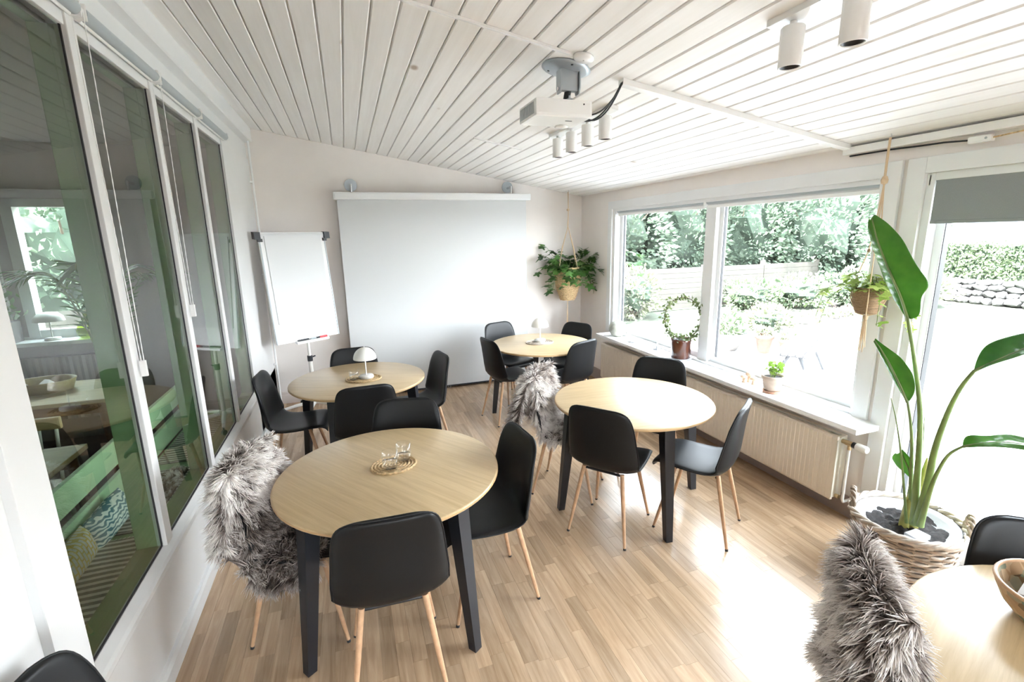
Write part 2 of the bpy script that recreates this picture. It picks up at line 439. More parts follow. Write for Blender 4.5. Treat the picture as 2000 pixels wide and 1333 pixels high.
# the staves too far or too hidden to pick out: one part, tinted stave by stave
m, nt, bs = new_mat('floor_far')
_geo = N(nt, 'ShaderNodeNewGeometry'); _tc = N(nt, 'ShaderNodeTexCoord'); _mp = N(nt, 'ShaderNodeMapping'); _mp.inputs['Scale'].default_value = (30, 2.0, 30)
nt.links.new(_tc.outputs['Object'], _mp.inputs[0]); _n = N(nt, 'ShaderNodeTexNoise', Scale=1.0, Detail=6.0, Roughness=0.65, Distortion=0.6); nt.links.new(_mp.outputs[0], _n.inputs['Vector'])
_hs = N(nt, 'ShaderNodeHueSaturation'); _mr = N(nt, 'ShaderNodeMapRange'); _mr.inputs['To Min'].default_value = 0.83; _mr.inputs['To Max'].default_value = 1.17
nt.links.new(_geo.outputs['Random Per Island'], _mr.inputs['Value']); nt.links.new(_mr.outputs[0], _hs.inputs['Value'])
nt.links.new(ramp(nt, _n.outputs['Fac'], [(0.28, (0.35, 0.225, 0.13)), (0.72, (0.59, 0.425, 0.28))]), _hs.inputs['Color']); bs.inputs['Specular IOR Level'].default_value = 0.85; nt.links.new(_hs.outputs[0], bs.inputs['Base Color']); bs.inputs['Roughness'].default_value = 0.24
tag(_rest.build('floor_stave_field', 'floor_far', floor), kind='stuff')

# ---- ceiling: tongue-and-groove boards on a sloping roof deck
_b = MB(); _b.prism([(XL - 0.4, zceil(XL - 0.4) + 0.015), (XR + 0.5, zceil(XR + 0.5) + 0.015), (XR + 0.5, zceil(XR + 0.5) + 0.3), (XL - 0.4, zceil(XL - 0.4) + 0.3)], YF - 0.4, YB + 0.4, axis=1)
ceiling = struct(_b.build('ceiling', 'ceiling_pine'), 'sloping ceiling of whitewashed pine boards')
PW = 0.1145
_cs = math.atan(0.1707)
_pl = PW / math.cos(_cs); ln = (YB - YF) / 2
b = MB(); g = 0.0015; ch = 0.005; w = _pl / 2
_prof = [(-w + g, 0.012), (-w + g, ch), (-w + g + ch, 0), (w - g - ch - .004, 0), (w - g - .004, ch), (w - g - .004, 0.012)]
b.prism(_prof, -ln, ln, axis=1)
_bme = b.mesh('ceiling_board'); _bme.materials.append(M['ceiling_pine'])
for i in range(35):
    xc = -0.722 - PW / 2 + PW * (i - 0)
    if xc > XR + 0.02: break
    obj('ceiling_board', _bme, None, ceiling, (xc, (YB + YF) / 2, zceil(xc)), (0, _cs, 0))

# ---- walls
wall_back = struct(MB().box(XL - 0.5, XR + 0.3, YB, YB + 0.15, -0.1, 3.3).build('wall_back', 'wall_pink'), 'pale pink plastered end wall')
_b = MB()      # rear wall behind the camera with an added, unseen window opening for light
_b.box(XL - 0.5, 0.25, YF - 0.15, YF, 0, 3.3); _b.box(1.75, XR + 0.3, YF - 0.15, YF, 0, 3.3); _b.box(0.25, 1.75, YF - 0.15, YF, 0, 0.55); _b.box(0.25, 1.75, YF - 0.15, YF, 2.25, 3.3)
struct(_b.build('wall_front', 'wall_pink'))
WY0, WY1, WZ0, WZ1 = 2.06, 5.10, 0.69, 2.145        # window opening
DY0, DY1, DZ1 = 0.55, 1.85, 2.145                   # glazed door opening
_b = MB(); xo = XR + 0.16
_b.box(XR, xo, WY1, YB + 0.1, -0.1, 2.6); _b.box(XR, xo, WY0, WY1, -0.1, WZ0 - 0.03); _b.box(XR, xo, WY0, WY1, WZ1, 2.6)
_b.box(XR, xo, DY1, WY0, -0.1, 2.6); _b.box(XR, xo, DY0, DY1, DZ1, 2.6); _b.box(XR, xo, YF - 0.1, DY0, -0.1, 2.6); _b.box(XR, xo, DY0, DY1, -0.1, 0.0)
wall_right = struct(_b.build('wall_right', 'wall_pink'), 'pink outer wall around the garden window and door')
# skirtings
_sk = [(0, 0), (0.016, 0), (0.016, 0.10), (0.012, 0.107), (0.012, 0.125), (0.006, 0.14), (0, 0.14)]
_b = MB(); _b.prism([(YB - a, z) for a, z in _sk][::-1], XL, XR, axis=0)
struct(_b.build('baseboard_back', 'skirt_pink'))
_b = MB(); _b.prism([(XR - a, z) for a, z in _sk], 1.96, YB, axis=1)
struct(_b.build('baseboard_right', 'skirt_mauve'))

# ---- right window: casing, frame, panes, sill
def ring(b, x0, x1, y0, y1, z0, z1, w, wb=None, c=0.004):
    """frame of four members around a y-z rectangle"""
    wb = w if wb is None else wb
    b.cbox(x0, x1, y0, y0 + w, z0, z1, c); b.cbox(x0, x1, y1 - w, y1, z0, z1, c)
    b.cbox(x0, x1, y0 + w, y1 - w, z1 - w, z1, c); b.cbox(x0, x1, y0 + w, y1 - w, z0, z0 + wb, c)
    return b
win = struct(MB().cbox(XR - 0.022, XR, 5.115, 5.20, 0.69, 2.23).cbox(XR - 0.022, XR, 1.972, 2.062, 0.69, 2.23).cbox(XR - 0.022, XR, 2.062, 5.115, 2.145, 2.23).build('window_1', 'white_paint'), 'wide two-part garden window with white casing')
_b = MB(); ring(_b, 3.0, 3.13, WY0 - 0.002, WY1 + 0.002, WZ0 - 0.02, WZ1 + 0.005, 0.035); _b.build('window_frame', 'white_paint', win)
MB().cbox(3.03, 3.13, 3.46, 3.585, WZ0, WZ1, 0.006).build('window_post', 'white_paint', win)
for y0, y1 in ((WY0 + 0.03, 3.47), (3.575, WY1 - 0.03)):
    sash = ring(MB(), 3.075, 3.12, y0, y1, WZ0 + 0.012, WZ1 - 0.02, 0.05).build('window_sash', 'white_paint', win)
    ring(MB(), 3.085, 3.110, y0 + 0.047, y1 - 0.047, WZ0 + 0.058, WZ1 - 0.067, 0.006, c=0.001).build('gasket', 'black_gasket', sash)
    MB().box(3.094, 3.100, y0 + 0.05, y1 - 0.05, WZ0 + 0.06, WZ1 - 0.07).build('window_pane', 'clear_glass', sash)
for y in (3.56, 2.12):
    MB().cbox(3.066, 3.076, y - 0.012, y + 0.012, 1.32, 1.40).build('window_catch', 'white_gloss', win)
sill = struct(MB().cbox(2.785, 3.09, 1.885, 5.09, 0.655, 0.69, 0.007).build('trim_1', 'white_gloss'), 'white window sill board above the radiator')
# ---- glazed door beside it
door = struct(MB().cbox(XR - 0.022, XR, 1.85, 1.942, 0, 2.23).cbox(XR - 0.022, XR, DY0 - 0.09, 1.85, 2.145, 2.23).cbox(XR - 0.022, XR, DY0 - 0.09, DY0, 0, 2.145).build('door_1', 'white_paint'), 'white glazed garden door with wide casing')
_b = MB(); ring(_b, 3.0, 3.13, DY0, DY1, 0.0, DZ1, 0.04, 0.03); _b.build('door_frame', 'white_paint', door)
leaf_ = ring(MB(), 3.07, 3.125, DY0 + 0.035, DY1 - 0.035, 0.03, DZ1 - 0.035, 0.045, 0.16, 0.006).build('door_leaf', 'white_paint', door)
ring(MB(), 3.075, 3.118, DY0 + 0.078, DY1 - 0.078, 0.185, DZ1 - 0.078, 0.005, c=0.001).build('gasket', 'black_gasket', leaf_)
MB().box(3.094, 3.100, DY0 + 0.08, DY1 - 0.08, 0.19, DZ1 - 0.08).build('door_pane', 'clear_glass', leaf_)
MB().cbox(2.985, 3.12, DY0, DY1, -0.02, 0.025).build('threshold', 'white_paint', door)
# added window behind the camera, unseen, brings in more daylight
_b = MB()
for xa, xb in ((0.25, 1.0), (1.0, 1.75)):
    _b.box(xa, xa + 0.05, YF - 0.12, YF - 0.05, 0.55, 2.25); _b.box(xb - 0.05, xb, YF - 0.12, YF - 0.05, 0.55, 2.25); _b.box(xa, xb, YF - 0.12, YF - 0.05, 0.55, 0.61); _b.box(xa, xb, YF - 0.12, YF - 0.05, 2.19, 2.25)
w2 = struct(_b.build('window_added', 'white_paint'))
MB().box(0.3, 1.7, YF - 0.088, YF - 0.082, 0.6, 2.2).build('window_pane', 'clear_glass', w2)

# ---- left partition: white towards this room, green towards the cafe next door
GX = -0.905                                             # glass plane
GB, GT = 0.522, 2.69                                    # glass bottom, top
MY = (1.636, 2.355, 3.163, 3.957, 4.735)                # jamb, three mullions, end jamb
_b = MB(); xi = -0.985
_b.box(xi, -0.885, YF, 5.95, 0, 0.44)                   # parapet under the glass
_b.box(xi, -0.895, YF, 5.95, GT, 3.3)                   # head wall
_b.box(xi, -0.885, 4.80, 5.95, 0.0, GT + 0.01)          # end pier
_b.box(xi, -0.868, YF, 1.431, 0.0, GT + 0.01)            # near pier
wall_left = struct(_b.build('wall_left', 'white_paint'), 'white partition wall with a band of interior glazing')
_b = MB()      # sloping bottom board, bull-nosed
_b.prism([(-0.985, 0.44), (-0.872, 0.44), (-0.866, 0.452), (-0.866, 0.475), (-0.874, 0.488), (-0.90, 0.514), (-0.985, 0.514)], 1.5, 4.82, axis=1)
struct(_b.build('trim_2', 'white_paint'), 'white bull-nosed board under the interior glazing')
_b = MB(); _b.prism([(-0.885, 0), (-0.862, 0), (-0.862, 0.072), (-0.872, 0.09), (-0.885, 0.095)], YF, 5.93, axis=1)
struct(_b.build('baseboard_left', 'white_paint'))
_b = MB()      # boxed beam and coved frieze over the glazing
_b.prism([(-0.90, 2.86), (-0.835, 2.87), (-0.826, 2.878), (-0.826, zceil(-0.826) + 0.02), (-0.90, zceil(-0.9) + 0.02)], YF, 5.93, axis=1)
struct(_b.build('trim_3', 'white_paint'), 'white boxed beam along the ceiling above the interior glazing')
iw = struct(MB().cbox(GX - 0.007, GX + 0.040, MY[0] - 0.15, MY[0], 0.0, GT).box(GX - 0.05, GX + 0.014, MY[0] - 0.21, MY[0] - 0.14, 0.0, GT).build('window_3', 'white_paint'), 'interior glazing of four tall panes in the partition')
for i in (1, 2, 3):
    MB().cbox(GX - 0.007, GX + 0.020, MY[i] + 0.003, MY[i] + 0.072, GB - 0.01, GT, 0.004).build('mullion', 'white_paint', iw)
MB().cbox(GX - 0.007, GX + 0.020, MY[4] + 0.003, MY[4] + 0.075, GB - 0.01, GT, 0.004).build('jamb', 'white_paint', iw)
MB().cbox(GX - 0.06, GX + 0.012, MY[0], MY[4], GT - 0.05, GT + 0.02).build('head_rail', 'white_paint', iw)
for i in range(4):
    y0 = MY[i] + (0.072 if i else 0.0); y1 = MY[i + 1]
    p = MB().box(GX - 0.006, GX, y0 + 0.002, y1, GB - 0.004, GT).build('glass_pane', 'partition_glass', iw)
    MB().box(GX - 0.004, GX + 0.002, y1 - 0.006, y1 + 0.004, GB, GT).box(GX - 0.004, GX + 0.002, y0, y1, GB - 0.008, GB).build('gasket', 'black_gasket', p)
# green linings on the cafe side
for i in range(5):
    y = MY[i]
    MB().cbox(-1.005, GX - 0.008, y + 0.003 if i else y - 0.07, y + 0.073 if i else y - 0.002, 0.46, GT - 0.02, 0.003).build('green_post', 'green_post', iw)
MB().box(-1.005, GX - 0.008, MY[0] - 0.05, MY[4] + 0.05, 0.44, 0.517).build('green_sill', 'green_dark', iw)
MB().box(-1.005, GX - 0.008, MY[0] - 0.05, MY[4] + 0.05, GT - 0.05, GT + 0.03).build('green_head', 'green_post', iw)
# heating pipe in the corner
hp = thing('heating_pipe', 'thin white vertical pipe with clips in the corner behind the flipchart', 'pipe', (-0.845, 5.80, 0))
MB().tube([(0, 0, 0.02), (0, 0, 2.86)], 0.011, 10).build('pipe', 'white_gloss', hp)
for z in (0.5, 1.5, 2.45): MB().cbox(-0.03, 0.004, -0.016, 0.016, z, z + 0.02).build('clip', 'white_gloss', hp)

# ================================================================ CHAIRS AND TABLES
def chair_shell():
    prof = [(.238, .418, .150), (.236, .436, .176), (.218, .453, .194), (.16, .458, .205), (.07, .450, .212), (-.03, .443, .216), (-.105, .447, .220), (-.155, .466, .224),
            (-.184, .503, .226), (-.199, .56, .226), (-.207, .64, .218), (-.214, .72, .210), (-.222, .785, .200), (-.229, .828, .186), (-.234, .852, .164), (-.237, .865, .130), (-.238, .868, .100)]
    S = spline(prof, 45); NU = 12
    rows = []; edge_l = []; edge_r = []
    for i, q in enumerate(S):
        a = S[max(i - 1, 0)]; b = S[min(i + 1, len(S) - 1)]
        t = Vector((0, b[0] - a[0], b[1] - a[1])).normalized()
        n = Vector((0, -t.z, t.y)) * -1.0                       # towards the sitter
        w = q[2]; s = i / (len(S) - 1)
        endt = min(1.0, min(i, len(S) - 1 - i) / 3.0) ** 0.5
        up = []; lo = []
        for j in range(NU + 1):
            u = -1 + 2 * j / NU; u = math.sin(u * PI / 2)
            lift = (0.014 + 0.032 * math.exp(-((s - 0.52) / 0.15) ** 2) + 0.012 * (s > 0.5)) * abs(u) ** 2.6 * max(0.0, min(1.0, (1 - s) / 0.28))
            c = Vector((w * u, q[0], q[1])) + (n if s < 0.5 else Vector((0, n.y, 0)).normalized()) * lift
            th = 0.0155 * max(0.0, 1 - abs(u) ** 6) ** 0.5 * max(endt, 0.05) + 0.001
            up.append(c + n * th); lo.append(c - n * th)
        rows.append(up + lo[::-1]); edge_l.append((up[0] + lo[0]) / 2); edge_r.append((up[-1] + lo[-1]) / 2)
    mb = MB(); mb.grid(rows, True, closed_u=True)
    m_ = NU + 1
    for r, flip in ((rows[0], True), (rows[-1], False)):      # close the ends
        fs = [(j, j + 1, 2 * m_ - 2 - j, 2 * m_ - 1 - j) for j in range(NU)]
        mb.add(r, [f[::-1] if flip else f for f in fs], True)
    top = [(rows[-1][j] + rows[-1][2 * m_ - 1 - j]) / 2 for j in range(m_)]
    bot = [(rows[0][j] + rows[0][2 * m_ - 1 - j]) / 2 for j in range(m_)]
    loop = edge_l + top[1:-1] + edge_r[::-1] + bot[::-1][1:-1]
    return mb, loop
def make_chair():
    t = thing('dining_chair', '', 'chair')
    mb, loop = chair_shell()
    sh = mb.build('seat_shell', 'black_leather', t)
    MB().tube(loop, 0.0042, 6, closed=True).build('piping', 'black_leather', sh)
    fr = MB()
    for y in (.115, -.125): fr.tube([(-.135, y, .424), (.135, y, .424)], .008, 8)
    fr.tube([(-.06, .115, .424), (-.06, -.125, .424)], .007, 8).tube([(.06, .115, .424), (.06, -.125, .424)], .007, 8)
    fr.build('seat_frame', 'black_metal', t)
    for sx in (-1, 1):
        for y0, y1 in ((.12, .22), (-.13, -.22)):
            a = Vector((sx * .125, y0, .436)); b = Vector((sx * .187, y1, .012))
            lg = MB().tube([a, a.lerp(b, .5), b], [.0135, .0120, .0085], 10).build('leg', 'leg_wood', t)
            MB().tube([b, Vector((sx * .1885, y1 * 1.008, 0))], .0092, 10).build('foot_cap', 'black_plastic', lg)
    return t
CH = 'black dining chairs with wood-look legs'
chair0 = make_chair(); chair0['group'] = CH
_first = [True]
def put_chair(x, y, head, label):
    rz = math.radians(head - 90)
    if _first[0]:
        _first[0] = False; chair0.location = (x, y, 0); chair0.rotation_euler = (0, 0, rz); chair0['label'] = label
        return chair0
    return dup(chair0, (x, y, 0), rz, label, CH)
CHAIRS = {
 'front_near': (0.065, 1.87, 88, 'black chair seen from behind, nearest of all at the front left table'),
 'front_right': (0.563, 2.193, 185, 'black chair at the front left table, turned sideways on its right side'),
 'front_fur': (-0.311, 2.316, -15, 'black chair under the sheepskin that hangs beside the partition glazing'),
 'front_far': (0.225, 2.735, -104, 'black chair on the far side of the front left table, only its backrest showing'),
 'left_left': (-0.486, 3.945, -6, 'black chair close to the partition glazing at the table before the flipchart'),
 'left_near': (0.035, 3.57, 93, 'black chair with its back to the camera at the table before the flipchart'),
 'left_right': (0.498, 4.04, 190, 'black chair seen edge-on in front of the projection screen'),
 'left_far': (-0.005, 4.39, -87, 'black chair behind the table lamp on the table before the flipchart'),
 'back_left': (1.476, 4.541, 10.7, 'black chair on the left of the rear round table, by the screen edge'),
 'back_near': (2.012, 4.25, 112, 'black chair with its back to the camera at the rear round table'),
 'back_far': (1.69, 5.13, -72, 'black chair against the projection screen behind the rear round table'),
 'back_corner': (2.263, 4.81, 208, 'black chair below the hanging basket in the far corner'),
 'mid_fur': (1.437, 3.013, -40, 'black chair under the sheepskin in the middle of the room'),
 'mid_near': (1.49, 2.497, 37.8, 'black chair with its back to the camera at the round table beside the radiator'),
 'mid_right': (2.015, 2.287, 126, 'black chair with a bright seat, right of the table beside the radiator'),
 'mid_far': (2.172, 3.045, 220.6, 'black chair between the radiator and the middle round table'),
 'corner_fur': (1.535, 0.665, -44, 'black chair under the sheepskin at the table in the bottom right corner'),
 'corner_far': (2.03, 0.635, 229, 'black chair next to the big wicker basket by the garden door'),
 'corner_left': (-0.60, 1.13, -14, 'black chair in the bottom left corner, only its top edge showing'),
}
for k, (x, y, hd, lb) in CHAIRS.items(): put_chair(x, y, hd, lb)

def make_table():
    t = thing('round_table', '', 'table')
    R = 0.53
    tp = MB().lathe([(0.0, .750), (R - .008, .750), (R - .003, .7485), (R, .744), (R, .736), (R - .004, .730), (R - .02, .726), (0.0, .726)], 72).build('table_top', 'oak_top', t)
    MB().lathe([(R + .0006, .7445), (R + .0008, .7355)], 72).build('edge_band', 'oak_edge', tp)
    b = MB()
    for a in (0, PI / 2):
        c, s = math.cos(a), math.sin(a)
        for e in (-1, 1):
            p0 = (-.40 * c - e * .015 * s, -.40 * s + e * .015 * c); p1 = (.40 * c - e * .015 * s, .40 * s + e * .015 * c)
        q = [(-.41, -.016), (.41, -.016), (.41, .016), (-.41, .016)]
        b.prism([(x * c - y * s, x * s + y * c) for x, y in q], .672, .7255)
    b.build('apron', 'black_metal', t)
    for k in range(4):
        a = k * PI / 2; c, s = math.cos(a), math.sin(a)
        rows = []
        for r, w, z in ((.444, .034, .7255), (.449, .034, .64), (.515, .021, 0.0)):
            rows.append([(x * c - y * s, x * s + y * c, z) for x, y in ((r - w, -w), (r + w, -w), (r + w, w), (r - w, w))])
        lg = MB().grid(rows, False, closed_u=True)
        lg.add(rows[-1], [(3, 2, 1, 0)]); lg.add(rows[0], [(0, 1, 2, 3)])
        lg.build('leg', 'black_metal', t)
    return t
TB = 'round oak dining tables on black legs'
table0 = make_table()
TABLES = [
 (0.113, 2.26, -55, 'front left round oak table with two water glasses on a woven mat'),
 (0.010, 3.98, -25, 'round oak table before the flipchart, with a lamp and one glass'),
 (1.774, 2.715, -5, 'bare round oak table in the middle, beside the radiator'),
 (1.868, 4.595, -14, 'round oak table at the back corner, with a lamp on a pale mat'),
 (1.754, 0.345, 20, 'round table in the bottom right corner, holding the woven bowl'),
]
for i, (x, y, a, lb) in enumerate(TABLES):
    if i == 0:
        table0.location = (x, y, 0); table0.rotation_euler = (0, 0, math.radians(a)); table0['label'] = lb; table0['group'] = TB
    else: dup(table0, (x, y, 0), math.radians(a), lb, TB)

# ================================================================ SHEEPSKINS
def fur_mesh(name, P, Nn, D, n, length, seed, width=0.0017, fringe=0, tone=None):
    """ribbon strands: roots sampled on the quad grid P with outward normals Nn and comb direction D"""
    rg = np.random.default_rng(seed)
    nv, nu = P.shape[:2]
    a = rg.random(n) * (nv - 1.001); b = rg.random(n) * (nu - 1.001)
    if fringe:      # extra strands along the edges of the hide
        k3 = fringe // 3
        b[:k3] = rg.random(k3) * .5; b[k3:2 * k3] = (nu - 1.001) - rg.random(k3) * .5; a[2 * k3:fringe] = (nv - 1.001) - rg.random(fringe - 2 * k3) * .6
    i = a.astype(int); j = b.astype(int); fa = (a - i)[:, None]; fb = (b - j)[:, None]
    def smp(G): return (G[i, j] * (1 - fa) * (1 - fb) + G[i + 1, j] * fa * (1 - fb) + G[i, j + 1] * (1 - fa) * fb + G[i + 1, j + 1] * fa * fb)
    p = smp(P); nn = smp(Nn); nn /= np.linalg.norm(nn, axis=1)[:, None] + 1e-9; d = smp(D)
    # locks: strands lean to the nearest of a set of lock centres
    nc = n // 38
    ci = rg.integers(0, n, nc); cp = p[ci]
    cj = (rg.normal(size=(nc, 3))) * 0.55
    key = np.zeros(n, int)
    for s in range(0, n, 2000):
        e = min(n, s + 2000); dd = ((p[s:e, None, :] - cp[None]) ** 2).sum(2); key[s:e] = dd.argmin(1)
    lock = cp[key] - p
    L = length * (0.65 + 0.5 * rg.random(n))[:, None] * (0.8 + 0.4 * rg.random(nc))[key][:, None]
    jit = rg.normal(size=(n, 3)) * 0.16
    flip = rg.random(n) < np.where(np.minimum(b, nu - 1 - b) < .6, .5, np.where((np.minimum(b, nu - 1 - b) < 5) & (nv > 30), .3, 0.0))
    nn = np.where(flip[:, None], -nn, nn)
    dirs = nn * 0.75 + d * 0.75 + cj[key] * 0.55 + jit
    dirs /= np.linalg.norm(dirs, axis=1)[:, None]
    dn = np.linalg.norm(p, axis=1)
    side = np.cross(dirs, rg.normal(size=(n, 3))); side /= np.linalg.norm(side, axis=1)[:, None] + 1e-9
    T = (0.0, 0.35, 0.7, 1.0); W = (1.0, 1.0, 0.75, 0.12)
    V = np.zeros((n, 8, 3)); Cc = np.ones((n, 8, 4))
    base = rg.random(n)
    patch = (np.sin(p[:, 0] * 17 + seed) + np.sin(p[:, 1] * 23 + p[:, 2] * 13 + seed * 2) + np.sin(p[:, 2] * 19 - p[:, 0] * 9)) / 6 + 0.5
    if tone is not None: patch = patch + tone(a / (nv - 1), b / (nu - 1))      # fleece areas, with lit and shaded parts painted into the tone
    for k, t in enumerate(T):
        q = p + dirs * L * t + lock * (0.9 * t ** 1.3) + np.array([0, 0, -0.20]) * L * t * t
        V[:, 2 * k] = q - side * width * W[k]; V[:, 2 * k + 1] = q + side * width * W[k]
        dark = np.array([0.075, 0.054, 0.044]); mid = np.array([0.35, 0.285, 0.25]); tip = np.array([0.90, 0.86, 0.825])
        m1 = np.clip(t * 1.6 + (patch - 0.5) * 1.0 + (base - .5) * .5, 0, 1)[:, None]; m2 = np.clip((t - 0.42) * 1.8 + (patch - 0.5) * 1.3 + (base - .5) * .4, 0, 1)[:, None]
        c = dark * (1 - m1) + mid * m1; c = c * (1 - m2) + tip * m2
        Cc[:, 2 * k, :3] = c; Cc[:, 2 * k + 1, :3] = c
    idx = (np.arange(n) * 8)[:, None, None] + np.array([[0, 1, 3, 2], [2, 3, 5, 4], [4, 5, 7, 6]])[None]
    me = bpy.data.meshes.new(name)
    nf = n * 3
    me.vertices.add(n * 8); me.vertices.foreach_set('co', V.ravel())
    me.loops.add(nf * 4); me.loops.foreach_set('vertex_index', idx.ravel().astype(np.int32))
    me.polygons.add(nf); me.polygons.foreach_set('loop_start', np.arange(nf, dtype=np.int32) * 4)
    me.polygons.foreach_set('use_smooth', np.ones(nf, bool))
    me.update(); me.validate()
    at = me.color_attributes.new('fur', 'FLOAT_COLOR', 'POINT'); at.data.foreach_set('color', Cc.ravel())
    return me
def sheepskin(chair, label, seed, n=24000, lat=lambda s: 0.0, wid=lambda s: 1.0, droop=1.0, lobes=0.10, trunc=0.0, length=0.058, tail=0.0, tone=None, flare=0.02):
    x, y, hd, _ = CHAIRS[chair]
    t = thing('sheepskin', label, 'sheepskin', (x, y, 0), math.radians(hd - 90), 'grey sheepskins draped over chairs')
    cen = [(.13, .480, .14), (.06, .478, .20), (-.03, .474, .225), (-.105, .484, .235), (-.148, .53, .235), (-.160, .62, .235), (-.168, .72, .225), (-.180, .80, .215), (-.195, .866, .205), (-.236, .897, .20),
           (-.272, .872, .215), (-.276, .80, .23), (-.272, .71, .245), (-.268, .62, .26), (-.266, .55, .26), (-.268, .48, .24)]
    S = spline(cen, 60); NV, NU = len(S), 21
    k0 = int(NV * trunc)
    k1 = int(NV * tail); NV0 = NV
    S = S[k0:NV - k1]; NV = len(S)
    P = np.zeros((NV, NU, 3))
    for i, q in enumerate(S):
        s = (i + k0) / (NV0 - 1)
        for j in range(NU):
            u = -1 + 2 * j / (NU - 1)
            w = q[2] * wid(s)
            xx = u * w + lat(s)
            yy, zz = q[0], q[1]
            over = max(0.0, abs(xx) - (.195 if s < .3 else .185))
            sg = 1 if xx > 0 else -1
            if s < 0.30:      # over the seat: falls over its side
                zz -= over * 1.25 * droop; xx -= sg * over * 0.45
                zz += .012 * abs(u) ** 2
            elif s < 0.60:    # inner back and top: wraps round the edge
                yy -= over * 0.9; xx -= sg * over * 0.35; yy += .02 * abs(u) ** 2 * (s < .5)
                zz -= .045 * abs(u) ** 2 * (s > .48)
            else:             # hanging behind, in two lobes
                k = (s - .6) / .4
                yy -= .018 * math.sin(u * 7.0 + seed) * k + flare * k - .06 * abs(u) ** 4
                zz -= lobes * k * (abs(u) - .35) ** 1 * (abs(u) > .35) * 1.4 - .09 * k * max(0, 1 - abs(u) * 2.2) * 1.0
            P[i, j] = (xx, yy, zz)
    du = np.gradient(P, axis=1); dv = np.gradient(P, axis=0)
    Nn = np.cross(dv, du); Nn /= np.linalg.norm(Nn, axis=2)[:, :, None] + 1e-9
    mid = Nn[int(NV * .25) if not trunc else NV // 2, NU // 2]
    if (mid[2] + mid[1] * (0 if not trunc else -1)) < 0: Nn = -Nn
    D = np.zeros_like(P)
    D[:] = (0, 0, -0.55)
    D += (np.linspace(-1, 1, NU)[None, :, None] * np.array([0.7, 0, 0])[None, None, :] * (np.abs(np.linspace(-1, 1, NU)) ** 2)[None, :, None])
    mb = MB(); rows = [[tuple(P[i, j]) for j in range(NU)] for i in range(NV)]
    rows2 = [[tuple(P[i, j] - Nn[i, j] * .006) for j in range(NU)] for i in range(NV)]
    mb.grid(rows); mb.grid(rows2)
    hide = mb.build('hide', 'fur_hide', t)
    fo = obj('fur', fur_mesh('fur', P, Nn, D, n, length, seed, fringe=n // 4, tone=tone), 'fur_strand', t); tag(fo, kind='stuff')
    return t
sheepskin('front_fur', 'grey-brown sheepskin hanging over the chair beside the partition glazing', 3, 30000, lat=lambda s: .10 * max(0, 1 - s * 2.0) + .02, wid=lambda s: 1.12 if s < .35 else 1.0, droop=.5, tail=.16, tone=lambda v, u: np.where(v < .42, -.42, .22))  # seat part dark, back pale: fleece patch and painted shade in one
sheepskin('mid_fur', 'pale grey sheepskin over the chair in the middle of the room', 5, 28000, wid=lambda s: 1.0 + .75 * max(0, s - .6) / .4, lobes=.13, flare=.12, tone=lambda v, u: np.where(v > .68, -.12, .2))  # hanging flap darkened: painted shade along with fleece colour
sheepskin('corner_fur', 'long-haired sheepskin over the chair in the bottom right corner', 9, 30000, length=.062, tone=lambda v, u: .08 * np.sin(v * 14))

# ================================================================ SCREEN, FLIPCHART, CEILING FITTINGS
t = thing('projection_screen', 'large white pull-down projection screen on the end wall', 'screen', (1.057, 5.77, 0))
MB().cbox(-1.135, 1.152, -0.045, 0.035, 2.285, 2.365, 0.022).build('roller_case', 'white_paint', t)
MB().box(-1.098, 1.099, -0.002, 0.002, 0.035, 2.30).build('screen_cloth', 'screen_white', t)
MB().cbox(-1.098, 1.099, -0.008, 0.008, 0.022, 0.040).build('bottom_bar', 'black_metal', t)
MB().tube([(0.02, -0.012, 0.03), (0.02, -0.02, 0.015), (0.05, -0.02, 0.012), (0.05, -0.012, 0.03)], 0.003, 6).build('pull_loop', 'white_gloss', t)
for xb in (-0.94, 0.91):
    br = MB().tube([(xb, 0.158, 2.452), (xb, 0.142, 2.452)], 0.068, 28).build('bracket_disc', 'grey_metal', t)
    MB().tube([(xb, 0.15, 2.44), (xb, 0.0, 2.44)], 0.014, 10).tube([(xb, 0.0, 2.452), (xb, 0.0, 2.36)], 0.011, 10).build('bracket_arm', 'steel', br)

# flipchart: board tilted back, on a single post with a castor base
fa = math.radians(33.5)
t = thing('flipchart', 'white flipchart easel with paper pad beside the projection screen', 'flipchart', (-0.444, 5.445, 0), fa)
tilt = math.atan2(0.115, 1.12)
def fb(u, w, d):     # board coordinates: u along width, w up the board, d proud of it
    return (u, w * math.sin(tilt) - d * math.cos(tilt), 0.83 + w * math.cos(tilt) + d * math.sin(tilt) * -1)
def board(u0, u1, w0, w1, d0, d1):
    b = MB(); vs = [fb(u, w, d) for u in (u0, u1) for w in (w0, w1) for d in (d0, d1)]
    return b.add(vs, [(0, 1, 3, 2), (4, 6, 7, 5), (0, 4, 5, 1), (2, 3, 7, 6), (0, 2, 6, 4), (1, 5, 7, 3)])
bd = board(-.353, .353, 0, 1.12, -.012, .006).build('board', 'white_paint', t)
board(-.353, -.342, 0, 1.12, .006, .010).build('board_edge', 'tube_grey', bd)
board(.342, .353, 0, 1.12, .006, .010).build('board_edge', 'tube_grey', bd)
pad = board(-.30, .30, .20, 1.10, .0065, .016).build('paper_pad', 'paper_white', t)
b = MB(); rows = []
for k in range(9):      # top sheet curls over the clamp bar
    a = PI * k / 8
    rows.append([fb(u, 1.085 + .026 * math.sin(a), .004 + .018 * (math.cos(a) * .8 + .3)) for u in (-.335, 0, .335)])
b.grid(rows); b.build('clamp_roll', 'paper_white', t)
